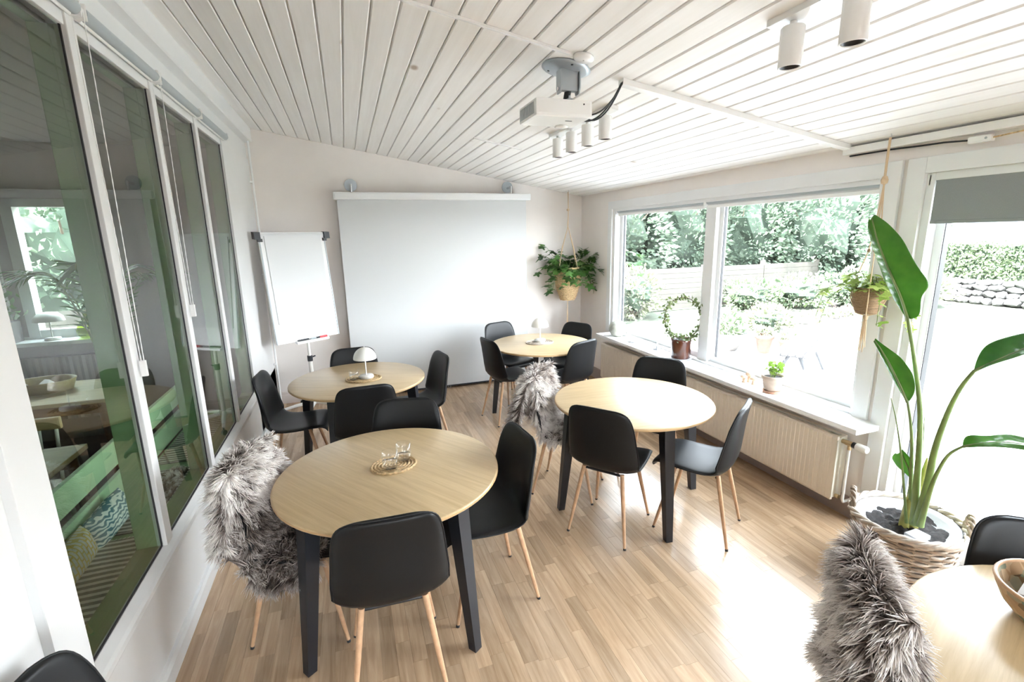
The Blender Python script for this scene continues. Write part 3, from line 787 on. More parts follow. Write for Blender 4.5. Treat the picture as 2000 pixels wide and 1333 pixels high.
for s in (-1, 1):
    board(s * .372 - .03, s * .372 + .03, 1.055, 1.125, -.02, .035).build('corner_clamp', 'black_plastic', t)
    board(s * .345 - .02, s * .345 + .02, 1.03, 1.06, -.01, .028).build('clamp_knob', 'black_plastic', t)
board(-.16, .20, -.018, 0.004, .0, .05).build('pen_tray', 'white_gloss', t)
MB().tube([(0, .035, .10), (0, .035, .62)], .021, 14).build('lower_post', 'ceramic_white', t)
MB().tube([(0, .035, .6), (0, .05, 1.1)], .015, 12).build('upper_post', 'ceramic_white', t)
kn = MB().tube([(0, .035, .585), (0, .035, .645)], .027, 14).build('height_clamp', 'black_plastic', t)
MB().tube([(.02, .03, .625), (.055, .02, .635)], .008, 8).build('clamp_lever', 'black_plastic', kn)
for k in range(5):
    a = 2 * PI * k / 5 + 2.7
    e = (.36 * math.cos(a), .035 + .36 * math.sin(a), .075)
    lg = MB().tube([(0, .035, .125), ((e[0]) * .5, .035 + (e[1] - .035) * .5, .108), e], [.022, .019, .014], 8).build('base_leg', 'ceramic_white', t)
    MB().tube([(e[0] - .011, e[1], .028), (e[0] + .011, e[1], .028)], .027, 12).tube([(e[0], e[1], .03), (e[0], e[1], .075)], .007, 6).build('castor', 'black_plastic', lg)
def on_tray(name, label, mat, u0, u1, d, r, cap):
    p0, p1 = Vector(fb(u0, .012, d)), Vector(fb(u1, .012, d))
    rm = Matrix.Rotation(fa, 4, 'Z'); o = Vector((-0.444, 5.445, 0))
    root = thing(name, label, 'marker', o + rm @ p0, 0, 'markers on the flipchart tray')
    dlt = rm @ (p1 - p0)
    MB().tube([(0, 0, 0), dlt * .6], r, 8).build('barrel', mat, root); MB().tube([dlt * .6, dlt], r * 1.1, 8).build('cap', cap, root)
on_tray('marker_pen', 'black marker lying on the left of the flipchart tray', 'black_plastic', -.14, -.02, .022, .008, 'black_plastic')
on_tray('marker_pen', 'grey marker in the middle of the flipchart tray', 'tube_grey', 0.0, .10, .03, .008, 'black_plastic')
on_tray('marker_pen', 'red marker at the right of the flipchart tray', 'red_marker', .105, .19, .025, .010, 'red_marker')

# projector on its ceiling mount
zc = zceil(1.12)
t = thing('projector', 'white projector hanging from the ceiling on a grey mount', 'projector', (1.12, 2.40, 0))
pl = MB(); pl.lathe([(0.0, 0.0), (.118, 0.0), (.122, -.004), (.10, -.012), (.05, -.022), (0, -.022)], 32)
pl.v = [(x, y, zc + z - .1707 * x) for x, y, z in pl.v]
pp = pl.build('ceiling_plate', 'grey_metal', t)
for a in (0.4, 2.5, 4.6): MB().tube([(.09 * math.cos(a), .09 * math.sin(a), zc - .008 - .0154 * math.cos(a)), (.09 * math.cos(a), .09 * math.sin(a), zc - .016 - .0154 * math.cos(a))], .006, 8).build('screw', 'black_metal', pp)
ym = -.04
MB().cbox(-.045, .045, ym - .005, ym + .03, zc - .115, zc - .015, .006).build('mount_block', 'grey_metal', t)
for s in (-1, 1):
    b = MB(); b.prism([(-.028, zc - .02), (.028, zc - .02), (.030, zc - .10), (.018, zc - .128), (-.018, zc - .128), (-.030, zc - .10)], s * .050 - .003, s * .050 + .003, axis=0)
    b.v = [(x, y + ym + .012, z) for x, y, z in b.v]; b.build('mount_cheek', 'grey_metal', t)
MB().tube([(-.058, ym + .012, zc - .105), (.058, ym + .012, zc - .105)], .009, 10).build('pivot_bolt', 'steel', t)
MB().tube([(0, ym + .012, zc - .10), (0, .0, 2.515)], .017, 10).build('neck', 'black_metal', t)
b = MB().cbox(-.12, .09, -.012, .012, 2.506, 2.512, .001).cbox(-.03, -.006, -.09, .10, 2.506, 2.512, .001)
b.tube([(-.10, 0, 2.50), (-.10, 0, 2.525)], .005, 8).tube([(.08, 0, 2.50), (.08, 0, 2.525)], .005, 8).tube([(-.018, .08, 2.50), (-.018, .08, 2.525)], .005, 8).tube([(-.018, -.08, 2.50), (-.018, -.08, 2.525)], .005, 8)
b.build('spider_bracket', 'grey_metal', t)
pb = MB().cbox(-.202, .098, -.10, .14, 2.425, 2.505, .014).build('projector_body', 'white_gloss', t)
for k in range(11): MB().box(-.2035, -.2015, -.07 + .018 * k, -.06 + .018 * k, 2.438, 2.492).build('vent_slot', 'tube_grey', pb)
MB().lathe([(0, 0), (.032, 0), (.036, -.006), (.030, -.010), (0, -.010)], 20, (.02, .10, 2.425)).build('lens_cover', 'white_gloss', pb)
MB().box(-.01, .025, -.02, -.012, 2.4235, 2.4255).build('label_slot', 'black_plastic', pb)
MB().tube([(.05, -.1005, 2.485), (.05, -.1025, 2.485)], .004, 8).build('sensor', 'black_plastic', pb)
for k, (a, s) in enumerate(((-.02, .05), (.0, .075), (.02, .06))):
    t2 = tag(MB().tube(arc((1.222, 2.40 + a, 2.46 - .01 * k), (1.400, 2.325 + a * .4, zceil(1.4) - .012), s, 12), .0045, 6).build('projector_cable', 'black_plastic'), ('topmost', 'lowest', 'middle')[k] + ' of the black cables looping from the projector to the ceiling channel', 'cable', 'black cables from the projector')
# white cable channel across the ceiling and along the wall top
def on_ceiling(x0, y0, x1, y1, w, hgt):
    """box following the sloped ceiling"""
    d = Vector((x1 - x0, y1 - y0)).normalized(); n = Vector((-d.y, d.x)) * w / 2
    b = MB(); vs = []
    for (px, py) in ((x0, y0), (x1, y1)):
        for sgn in (-1, 1):
            X, Y = px + n.x * sgn, py + n.y * sgn
            vs += [(X, Y, zceil(X) - .0005), (X, Y, zceil(X) - hgt)]
    return b.add(vs, [(0, 1, 3, 2), (4, 6, 7, 5), (0, 4, 5, 1), (2, 3, 7, 6), (0, 2, 6, 4), (1, 5, 7, 3)])
tag(on_ceiling(1.395, 2.335, 2.955, 2.285, .050, .028).build('cable_channel', 'white_gloss'), 'white cable channel running across the ceiling from the projector', 'channel')
tag(MB().cbox(2.945, 2.998, -1.5, 2.31, 2.305, 2.347, .004).build('cable_channel', 'white_gloss'), 'white cable channel along the top of the window wall', 'channel')
tag(on_ceiling(0.2, 2.217, 1.06, 2.226, .016, .012).build('cable_cover', 'white_gloss'), 'thin white cable cover along the ceiling boards to the round cap', 'channel')
tag(on_ceiling(1.10, 4.168, 1.53, 4.190, .016, .010).build('cable_cover', 'white_gloss'), 'short white cable cover on the ceiling beyond the projector', 'channel')
b = MB().lathe([(0, 0), (.046, 0), (.048, -.012), (.042, -.018), (0, -.019)], 28); b.v = [(x, y, z - .1707 * x) for x, y, z in b.v]
t = thing('ceiling_cap', 'round white ceiling cap just behind the projector mount', 'cap', (1.126, 2.222, zceil(1.126)))
b.build('cap', 'white_gloss', t); MB().tube([(0, 0, -.018), (0, 0, -.021)], .004, 8).build('screw', 'steel', t)
# spotlights on bars
def spot(parent_loc, label, grp):
    t = thing('spotlight', label, 'spotlight', parent_loc, 0, grp)
    MB().tube([(0, 0, -.005), (0, 0, -.035)], .012, 10).build('stem', 'white_gloss', t)
    h_ = MB(); h_.lathe([(0, -.022), (.035, -.022), (.039, -.026), (.039, -.152), (.036, -.155), (.033, -.152), (.032, -.12), (0, -.12)], 24); hd = h_.build('spot_housing', 'white_gloss', t)
    MB().lathe([(0, -.1215), (.0315, -.1215), (.0325, -.151), (.0305, -.151), (.026, -.1235), (0, -.1235)], 20).build('spot_baffle', 'black_metal', hd)
    return t
SG1, SG2 = 'four ceiling spotlights behind the projector', 'ceiling spotlights at the top right'
on_ceiling(1.56, 2.68, 1.56, 3.58, .06, .022).build('light_bar', 'white_gloss')
tag(bpy.data.objects['light_bar'], 'white ceiling bar carrying four spotlights behind the projector', 'light bar')
for k, (y, lb) in enumerate(((2.78, 'nearest, rightmost of the four white spotlights behind the projector'), (3.01, 'second from the right of the four white spotlights behind the projector'), (3.25, 'third from the right of the four white spotlights behind the projector'), (3.48, 'farthest, leftmost of the four white spotlights below the projector body'))):
    spot((1.56, y, zceil(1.56) - .018), lb, SG1)
tag(on_ceiling(1.555, 0.60, 1.555, 1.545, .07, .022).build('light_bar', 'white_gloss'), 'white ceiling bar with spotlights at the top edge of the picture', 'light bar')
spot((1.555, 1.46, zceil(1.555) - .018), 'white spotlight at the end of the top right ceiling bar', SG2)
spot((1.555, 1.23, zceil(1.555) - .018), 'white spotlight cut off by the top edge of the picture', SG2)
# plug connector and cords on the wall top
t = thing('cord_connector', 'small white cord connector under the channel above the garden door', 'connector', (2.965, 1.62, 2.275))
MB().cbox(-.018, .018, -.05, .045, -.016, .016, .008).build('connector_body', 'white_gloss', t); MB().tube([(-.019, -.03, 0), (-.016, -.03, 0)], .006, 8).build('screw', 'tube_grey', t)
MB().tube([(0, -.05, 0), (0, -.2, .012), (0, -.5, .02), (0, -1.2, .02)], .004, 6).build('white_cord', 'straw', t)
tag(MB().tube([(2.985, 2.29, 2.298), (2.985, 2.05, 2.298), (2.983, 1.9, 2.292), (2.975, 1.78, 2.288), (2.965, 1.665, 2.277)], .005, 6).build('black_cord', 'black_plastic'), 'black cord running under the wall channel to the white connector', 'cord')

# roller blinds over the partition glazing
BG = 'grey roller blinds above the partition glazing'
BL = ['grey blind tube over the pane nearest the camera', 'grey blind tube over the second glazed pane', 'grey blind tube over the third glazed pane', 'grey blind tube over the farthest glazed pane']
by = [(1.55, 2.385), (2.435, 3.19), (3.235, 3.985), (4.025, 4.80)]
for i, (y0, y1) in enumerate(by):
    t = thing('roller_blind', BL[i], 'blind', (-0.866, y0, 2.712), 0, BG)
    L = y1 - y0
    MB().tube([(0, 0, 0), (0, L, 0)], .025, 20).build('blind_tube', 'tube_grey', t)
    MB().tube([(-.012, .01, -.024), (-.012, L - .01, -.024)], .008, 8).build('hem_bar', 'white_gloss', t)
    MB().cbox(-.03, .022, -.006, 0, -.03, .03).build('end_bracket', 'white_gloss', t)
    MB().cbox(-.03, .022, L, L + .006, -.03, .03).build('end_bracket', 'white_gloss', t)
    if i < 3:
        yc = L + .022; zb = (1.36, 1.50, 0.0)[i] if i < 2 else 0
        MB().tube([(0, L, 0), (0, L + .03, 0)], .021, 16).build('chain_wheel', 'white_gloss', t)
        if i < 2:
            ln = 2.712 - zb
            ch = MB()
            for s in (-1, 1):
                pts = [(s * .020 * (1 - k / 60 * .75), yc, -ln * k / 60) for k in range(61)]
                ch.tube(pts, [.0024 if k % 2 else .0014 for k in range(61)], 6)
            cc = ch.build('bead_chain', 'white_gloss', t)
            MB().cbox(-.012, .012, yc - .008, yc + .008, -ln - .06, -ln + .01).build('chain_weight', 'white_gloss', cc)
# roller blinds in the garden window and door
for (y0, y1, lb) in ((3.60, 5.06, 'rolled-up grey blind over the left half of the garden window'), (2.10, 3.575, 'rolled-up grey blind over the right half of the garden window')):
    t = thing('roller_blind', lb, 'blind', (3.035, y0, 2.118), 0, 'rolled-up blinds in the garden window'); L = y1 - y0
    MB().tube([(0, 0, 0), (0, L, 0)], .022, 16).build('blind_tube', 'tube_grey', t)
    MB().cbox(-.008, .002, .01, L - .01, -.055, -.030, .003).build('hem_bar', 'white_gloss', t)
    MB().box(-.006, -.003, .01, L - .01, -.035, 0).build('blind_cloth', 'screen_white', t)
    for yy in (-.006, L): MB().cbox(-.03, .02, yy, yy + .006, -.03, .026).build('end_bracket', 'white_gloss', t)
t = thing('roller_blind', 'half-lowered dark grey fabric blind at the top of the garden door', 'blind', (3.03, 0.62, 2.112)); L = 1.835 - 0.62
MB().tube([(0, 0, 0), (0, L - .01, 0)], .024, 16).build('blind_tube', 'tube_grey', t)
MB().box(-.026, -.0235, 0.0, L - .03, -.225, -.002).build('blind_cloth', 'blind_grey', t)
MB().cbox(-.030, -.020, 0.0, L - .03, -.232, -.215, .003).build('hem_bar', 'blind_grey', t)
MB().cbox(-.03, .02, L - .008, L + .006, -.035, .026).build('end_bracket', 'white_gloss', t)

# ================================================================ RADIATOR
t = thing('radiator', 'long cream panel radiator under the garden window', 'radiator', (2.87, 2.06, 0))
RL = 3.05
b = MB(); rows = []
NR = 92
prof = []
for k in range(NR):
    y = RL * k / NR; p = RL / NR
    prof += [(0.0, y), (0.0, y + p * .62), (.003, y + p * .70), (.003, y + p * .92)]
prof.append((0.0, RL))
zz = [.118, .135, .545, .560]; off = [.012, 0, 0, .012]
b.grid([[(x * (1 if 0 < i < 3 else 0) + off[i], y, z) for x, y in prof] for i, z in enumerate(zz)], False)
b.box(.012, .03, 0, RL, .118, .560)
b.build('front_panel', 'radiator_cream', t)
MB().box(.075, .098, 0, RL, .118, .560).build('back_panel', 'radiator_cream', t)
gr = MB()
for k in range(61): gr.box(.03, .075, RL * k / 60 - .002, RL * k / 60 + .002, .14, .552)
gr.build('convector_fins', 'radiator_edge', t)
tg = MB().box(.030, .036, 0, RL, .552, .560).box(.070, .076, 0, RL, .552, .560)
for k in range(4): tg.box(.03, .076, RL * k / 3 - .012, RL * k / 3 + .012, .552, .5605)
tg.build('top_grille', 'radiator_edge', t)
MB().cbox(.010, .10, -.006, 0, .135, .535, .002).build('side_panel', 'radiator_edge', t)
MB().tube([(.05, -.006, .53), (.05, -.045, .53)], .014, 10).build('top_union', 'brass', t)
vb = MB().tube([(.05, -.03, .53), (.05, -.075, .53)], .017, 12).tube([(.05, -.055, .53), (.05, -.055, .49)], .012, 10).build('valve_body', 'brass', t)
MB().tube([(.05, -.075, .53), (.05, -.10, .53)], .020, 14).build('valve_collar', 'black_plastic', vb)
MB().tube([(.05, -.10, .53), (.05, -.155, .53), (.05, -.165, .53)], [.024, .024, .019], 18).build('thermostat_head', 'ceramic_white', vb)
MB().tube([(.05, -.055, .49), (.05, -.055, .14), (.055, -.055, .125), (.118, -.055, .125)], .0095, 10).build('supply_pipe', 'white_gloss', t)
MB().tube([(.05, -.006, .145), (.05, -.03, .145)], .013, 10).build('bottom_plug', 'brass', t)
for y in (.4, 1.5, 2.6): MB().box(.098, .128, y, y + .03, .16, .52).build('wall_bracket', 'radiator_edge', t)

# ================================================================ SMALL THINGS ON TABLES
def lamp(loc, label):
    t = thing('table_lamp', label, 'lamp', loc, 0, 'white mushroom table lamps')
    MB().lathe([(0, 0), (.056, 0), (.058, .004), (.058, .016), (.053, .022), (.012, .024), (0, .024)], 32).build('lamp_base', 'ceramic_white', t)
    MB().tube([(0, 0, .02), (0, 0, .185)], .0055, 10).build('lamp_stem', 'ceramic_white', t)
    pr = [(.0905 * math.cos(a), .158 + .094 * math.sin(a)) for a in [k * PI / 2 / 10 for k in range(11)]]
    sh = MB().lathe(pr[:-1] + [(0.0, .252)] + [(r * .96, .158 + (z - .158) * .96) for r, z in pr[::-1]], 36).build('lamp_shade', 'ceramic_white', t)
    MB().lathe([(0, .258), (.006, .256), (.007, .251), (0, .250)], 12).build('shade_knob', 'ceramic_white', sh)
    return t
lamp((.072, 3.945, .760), 'white mushroom lamp on the table before the flipchart')
lamp((1.880, 4.655, .760), 'white mushroom lamp on the table in the back corner')
def coaster(loc, a, b_, label, mat='straw', rz=0):
    t = thing('woven_mat', label, 'mat', loc, rz, 'woven oval table mats')
    n = 7
    for k in range(n):
        f = (k + .45) / n; pts = []
        for j in range(48):
            q = 2 * PI * j / 48; w = .0016 * math.sin(j * PI * (.9 + .1 * k)) 
            pts.append((a * f * math.cos(q), b_ * f * math.sin(q), .0052 + w))
        MB().tube(pts, .0062 if k == n - 1 else .0048, 6, closed=True).build('coil', mat, t)
    MB().lathe([(0, .001), (.97, .001), (.97, .004), (0, .004)], 40, sx=a, sy=b_).build('weave_base', mat, t)
    return t
coaster((.135, 2.295, .750), .118, .098, 'oval straw mat under the two water glasses', rz=.15)
coaster((.048, 3.945, .750), .148, .118, 'oval straw mat under the lamp and glass', rz=-.1)
coaster((1.862, 4.625, .750), .155, .125, 'pale oval mat under the lamp in the back corner', 'wicker_light')
def tumbler(loc, label, hgt=.085, r=.036, water=.5):
    t = thing('drinking_glass', label, 'glass', loc, 0, 'clear drinking glasses')
    MB().lathe([(0, 0), (r * .82, 0), (r * .9, .004), (r, hgt * .5), (r, hgt), (r - .002, hgt), (r - .002, hgt * .5), (r * .86, .010), (0, .010)], 28).build('glass_body', 'drink_glass', t)
    MB().lathe([(0, .0105), (r * .85, .0105), (r - .0022, hgt * water), (0, hgt * water)], 24).build('water', 'water', t)
def refr(name, ior, col=(1, 1, 1)):
    m = bpy.data.materials.new(name); m.use_nodes = True; nt = m.node_tree; nt.nodes.clear(); MATS[name] = m
    o = N(nt, 'ShaderNodeOutputMaterial'); g_ = N(nt, 'ShaderNodeBsdfGlass', IOR=ior); g_.inputs['Color'].default_value = (*col, 1); g_.inputs['Roughness'].default_value = 0.02
    nt.links.new(g_.outputs[0], o.inputs[0])
glass_mat('drink_glass', 1.6, (1, 1, 1)); glass_mat('water', 1.45, (.99, 1, 1))
tumbler((.115, 2.24, .761), 'water glass at the front of the straw mat, on the front left table', .092, .038)
tumbler((.188, 2.315, .761), 'emptier glass at the rear of the straw mat, on the front left table', .092, .037, .38)
tumbler((-.022, 3.895, .761), 'drinking glass beside the lamp on the table before the flipchart', .092, .037)
# woven bowl with paper napkins
t = thing('woven_bowl', 'patterned woven bowl with paper inside on the corner table', 'bowl', (1.815, .608, .750))
MB().lathe([(0, 0), (.075, 0), (.085, .006), (.118, .045), (.138, .090), (.140, .105), (.134, .106), (.112, .05), (.080, .014), (0, .012)], 40).build('bowl', 'woven_bowl', t)
MB().tube([(.138 * math.cos(q), .138 * math.sin(q), .106) for q in [2 * PI * k / 40 for k in range(40)]], .006, 6, closed=True).build('rim', 'leg_wood', t)
tp = thing('paper_napkin', 'folded white paper napkin lying in the woven bowl', 'napkin', (1.815, .608, .775))
b = MB(); rows = [[(-.09 + .018 * i, -.07 + .02 * j, .02 + .03 * math.sin(i * .9 + j * .5) + .006 * j) for j in range(8)] for i in range(10)]
b.grid(rows); b.grid([[(x, y, z + .004) for x, y, z in r] for r in rows]); b.build('sheet', 'paper_white', tp)

# ================================================================ ON THE WINDOW SILL
SZ = .690
t = thing('round_vase', 'round speckled ceramic vase at the far end of the sill', 'vase', (2.935, 4.84, SZ))
MB().lathe([(0, 0), (.045, 0), (.075, .018), (.098, .055), (.104, .09), (.098, .125), (.075, .158), (.042, .178), (.030, .182), (.028, .188), (.022, .186), (.024, .176), (0, .17)], 36).build('vase', 'ceramic_vase', t)
MB().lathe([(0, .1795), (.025, .1795)], 20).build('mouth_shade', 'black_plastic', t)  # black disc stands in for the shade inside the neck
t = thing('metal_dish', 'small shallow metal dish on the sill beside the vase', 'dish', (2.93, 4.50, SZ))
MB().lathe([(0, 0), (.05, 0), (.065, .012), (.062, .013), (.048, .004), (0, .004)], 28).build('dish', 'silver_dish', t)
MB().tube([(.05, .02, .012), (.09, .07, .016)], .005, 6).build('handle', 'silver_dish', t)
t = thing('candle_holder', 'thin white candle in a small metal holder on the sill', 'candle', (2.94, 4.08, SZ))
MB().lathe([(0, 0), (.035, 0), (.04, .006), (.012, .010), (.014, .035), (.010, .036), (0, .02)], 20).build('holder', 'silver_dish', t)
MB().tube([(0, 0, .02), (0, 0, .20)], .008, 12).build('candle', 'ceramic_white', t)
MB().tube([(.035, 0, .008), (.06, .01, .02), (.05, .012, .034), (.03, .008, .02)], .003, 6).build('handle', 'silver_dish', t)
# brown pot with a plant trained round a hoop
t = thing('hoop_plant', 'plant trained round a hoop in a brown glazed pot', 'plant', (2.935, 3.70, SZ))
MB().lathe([(0, .006), (.082, .006), (.088, .012), (.093, .17), (.096, .192), (.088, .194), (.085, .175), (0, .172)], 36).build('pot', 'brown_glaze', t)
MB().lathe([(0, 0), (.10, 0), (.108, .008), (.104, .009), (0, .005)], 36).build('saucer', 'silver_dish', t)
MB().lathe([(0, .178), (.084, .176)], 24).build('soil', 'soil', t)
HR = .185
hp_ = [(HR * .62 * math.sin(q), -HR * .62 * math.sin(q), .385 + HR * 1.06 * -math.cos(q)) for q in [2 * PI * k / 40 for k in range(40)]]
MB().tube(hp_, .004, 6, closed=True).build('hoop', 'bark', t)
def leaf_cards(centers, size, seed, up=0.3):
    """small bent leaves as quads of two triangles, joined, each with a tint"""
    rg = np.random.default_rng(seed); n = len(centers); c = np.asarray(centers, float)
    d = rg.normal(size=(n, 3)); d[:, 2] += up; d /= np.linalg.norm(d, axis=1)[:, None]
    s = np.cross(d, rg.normal(size=(n, 3))); s /= np.linalg.norm(s, axis=1)[:, None]
    nn = np.cross(d, s)
    L = (size * (.65 + .7 * rg.random(n)))[:, None]
    V = np.zeros((n, 5, 3))
    V[:, 0] = c - d * L * .5; V[:, 1] = c + s * L * .32 + nn * L * .10; V[:, 2] = c + d * L * .55; V[:, 3] = c - s * L * .32 + nn * L * .10; V[:, 4] = c
    idx = (np.arange(n) * 5)[:, None, None] + np.array([[0, 1, 4], [1, 2, 4], [2, 3, 4], [3, 0, 4]])[None]
    me = bpy.data.meshes.new('leaves'); nf = n * 4
    me.vertices.add(n * 5); me.vertices.foreach_set('co', V.ravel()); me.loops.add(nf * 3); me.loops.foreach_set('vertex_index', idx.ravel().astype(np.int32))
    me.polygons.add(nf); me.polygons.foreach_set('loop_start', np.arange(nf, dtype=np.int32) * 3); me.update(); me.validate()
    tv = np.repeat(rg.random(n).astype(np.float32), 5)
    at = me.attributes.new('tint', 'FLOAT', 'POINT'); at.data.foreach_set('value', tv)
    return me
_rg = np.random.default_rng(4)
cs = []
for p in hp_:
    if p[2] > .20:
        wgt = 10 if abs(p[1]) > .06 else 7
        for k in range(wgt): cs.append((p[0] + _rg.normal() * .016, p[1] + _rg.normal() * .020, p[2] + _rg.normal() * .016))
for k in range(40): cs.append((_rg.normal() * .03, -.02 + _rg.normal() * .05, .20 + _rg.random() * .03))
for k in range(18): cs.append((-.03 + _rg.normal() * .02, -.075 + _rg.normal() * .02, .20 - _rg.random() * .05))
tag(obj('hoop_leaves', leaf_cards(cs, .036, 5), 'leaf_hoop', t), kind='stuff')
# small potted pelargonium on a terracotta saucer
t = thing('potted_flower', 'small clay pot with a white-flowering plant on the sill', 'plant', (2.905, 2.615, SZ))
MB().lathe([(0, .008), (.052, .008), (.060, .05), (.068, .098), (.075, .100), (.078, .128), (.070, .129), (.066, .11), (0, .108)], 30).build('pot', 'terracotta_pale', t)
MB().lathe([(0, 0), (.058, 0), (.066, .018), (.060, .018), (.055, .006), (0, .006)], 30).build('saucer', 'terracotta', t)
MB().lathe([(0, .115), (.067, .113)], 20).build('soil', 'soil', t)
for k in range(9):
    a = k * 2.4; st = MB().tube([(.01 * math.cos(a), .01 * math.sin(a), .11), (.03 * math.cos(a), .03 * math.sin(a), .16), (.055 * math.cos(a), .055 * math.sin(a), .195 + .02 * math.sin(k * 3))], .0022, 5).build('stem', 'petiole', t)
tag(obj('leaves', leaf_cards([(_rg.normal() * .032, _rg.normal() * .032, .15 + _rg.random() * .07) for k in range(60)], .04, 8), 'leaf_lime', t), kind='stuff')
tag(obj('flowers', leaf_cards([(-.02 + _rg.normal() * .03, .035 + _rg.normal() * .03, .215 + _rg.random() * .03) for k in range(26)], .018, 9), 'flower_white', t), kind='stuff')
# carved wooden mushrooms
for k, (dx, dy, hgt, r, lb) in enumerate(((0, .035, .085, .032, 'tallest of the three small wooden mushrooms on the sill'), (-.045, .045, .062, .026, 'small wooden mushroom at the left of the trio on the sill'), (-.02, -.03, .062, .030, 'small wooden mushroom nearest the clay pot'))):
    t = thing('wooden_mushroom', lb, 'ornament', (2.945 + dx, 2.835 + dy, SZ), 0, 'wooden mushrooms on the sill')
    MB().lathe([(0, 0), (r * .55, 0), (r * .45, hgt * .3), (r * .38, hgt * .65), (0, hgt * .66)], 18).build('stalk', 'mushroom_wood', t)
    MB().lathe([(0, hgt * .6), (r * .9, hgt * .58), (r, hgt * .66), (r * .85, hgt * .86), (r * .45, hgt * .98), (0, hgt)], 20).build('mushroom_cap', 'mushroom_wood', t)

# ================================================================ HOUSE PLANTS
def ivy_mesh(name, lobes=5, seed=0):
    """lobed leaf, tip along +y, base at the origin, unit length"""
    pts = []
    n = 22
    for k in range(n):
        q = -PI * .92 + 2 * PI * .92 * k / (n - 1)
        r = .46 + .17 * math.cos(q * lobes) + .10 * math.cos(q)
        pts.append((r * math.sin(q), .42 + r * math.cos(q) * .95, -.16 * (r * math.sin(q)) ** 2 * 2 - .10 * max(0, math.cos(q)) * r))
    vs = [(0, .42, .02), (0, 0, 0)] + pts
    fs = [(0, 2 + k, 3 + k) for k in range(n - 1)] + [(0, 2 + n - 1, 1), (0, 1, 2)]
    me = MB().add(vs, fs, True).mesh(name)
    return me
def orient(direction, normal):
    y = Vector(direction).normalized(); z = Vector(normal); z = (z - y * z.dot(y)).normalized(); x = y.cross(z)
    return Matrix((x, y, z)).transposed().to_euler()
def vines(t, leafme, stem_mat, starts, seed, size, per, droop, reach):
    rg = random.Random(seed)
    for (ox, oy, oz, ang, L) in starts:
        dr = droop * rg.uniform(.35, 1.15)
        p = Vector((ox, oy, oz)); d = Vector((math.cos(ang) * reach, math.sin(ang) * reach, .9)).normalized(); path = [p.copy()]
        st = L / 9
        for k in range(9):
            d = (d + Vector((rg.gauss(0, .12), rg.gauss(0, .12), -dr))).normalized(); p = p + d * st; path.append(p.copy())
        MB().tube(path, .0022, 5).build('vine', stem_mat, t)
        for k in range(per):
            i = 1 + (k * 8) // per + rg.choice((0, 1)); i = min(i, 9)
            q = path[i]; out = Vector((math.cos(ang) + rg.gauss(0, .7), math.sin(ang) + rg.gauss(0, .7), rg.gauss(-.25, .35)))
            s = size * rg.uniform(.7, 1.25)
            o = obj('leaf', leafme, None, t, q + Vector((rg.gauss(0, .012), rg.gauss(0, .012), rg.gauss(0, .012))), orient(out, Vector((rg.gauss(0, .35) + .2 * math.cos(ang), rg.gauss(0, .35) + .2 * math.sin(ang), 1))))
            o.scale = (s, s, s)
# corner basket
lm = ivy_mesh('grape_leaf', 5); lm.materials.append(M['leaf_dark'])
t = thing('hanging_basket', 'hanging straw basket of trailing green ivy in the far corner', 'hanging plant', (2.685, 5.68, 0))
zr = 1.44
b = MB()
for k in range(22):
    s = k / 21; r = .055 + .105 * math.sin(PI * (.10 + .52 * s)) ; z = 1.045 + .40 * s
    b.tube([((r + .004 * math.sin(j * 2.4 + k * 2)) * math.cos(2 * PI * j / 30), (r + .004 * math.sin(j * 2.4 + k * 2)) * math.sin(2 * PI * j / 30), z + .003 * math.sin(j * 1.7 + k)) for j in range(30)], .0115, 6, closed=True)
b.build('straw_basket', 'straw', t)
MB().lathe([(0, 1.05), (.07, 1.05), (.14, 1.25), (.14, 1.42), (0, 1.42)], 24).build('liner', 'soil', t)
for k in range(4):
    a = k * PI / 2 + .4
    MB().tube([(0, 0, 1.965), (.10 * math.cos(a), .10 * math.sin(a), 1.70), (.165 * math.cos(a), .165 * math.sin(a), 1.44), (.172 * math.cos(a), .172 * math.sin(a), 1.30), (.11 * math.cos(a), .11 * math.sin(a), 1.09), (0, 0, 1.02)], .0045, 6).build('cord', 'rope', t)
MB().tube([(0, 0, 1.96), (.004, 0, 2.17), (0, 0, zceil(2.685) - .02)], .006, 6).build('hanging_cord', 'rope', t)
MB().lathe([(0, 2.15), (.016, 2.155), (.018, 2.175), (0, 2.19)], 10).build('knot', 'rope', t)
MB().tube([(0, 0, zceil(2.685) - .03), (.008, 0, zceil(2.685) - .015), (0, 0, zceil(2.685) + .005)], .003, 6).build('hook', 'steel', t)
for k in range(3): MB().tube([(0, 0, 1.03), (.006 * (k - 1), .003 * k, .85), (.010 * (k - 1), .004, .62 + .03 * k)], .004, 5).build('tassel_cord', 'rope', t)
st = []
rgp = random.Random(21)
for k in range(24):
    a = 2 * PI * k / 24 + rgp.uniform(-.2, .2); st.append((.08 * math.cos(a), .08 * math.sin(a), 1.43, a, rgp.uniform(.30, .52)))
st += [(.1, -.10, 1.43, -.35, .85), (.11, -.08, 1.43, -.15, .75), (.08, -.10, 1.43, -.75, .70), (.1, 0, 1.43, .1, .62), (.10, -.03, 1.43, -.5, .9), (.10, -.05, 1.43, -.1, .95)]
vines(t, lm, 'petiole', st[:14], 5, .105, 9, .20, .45)
vines(t, lm, 'petiole', st[14:], 6, .105, 11, .40, .8)
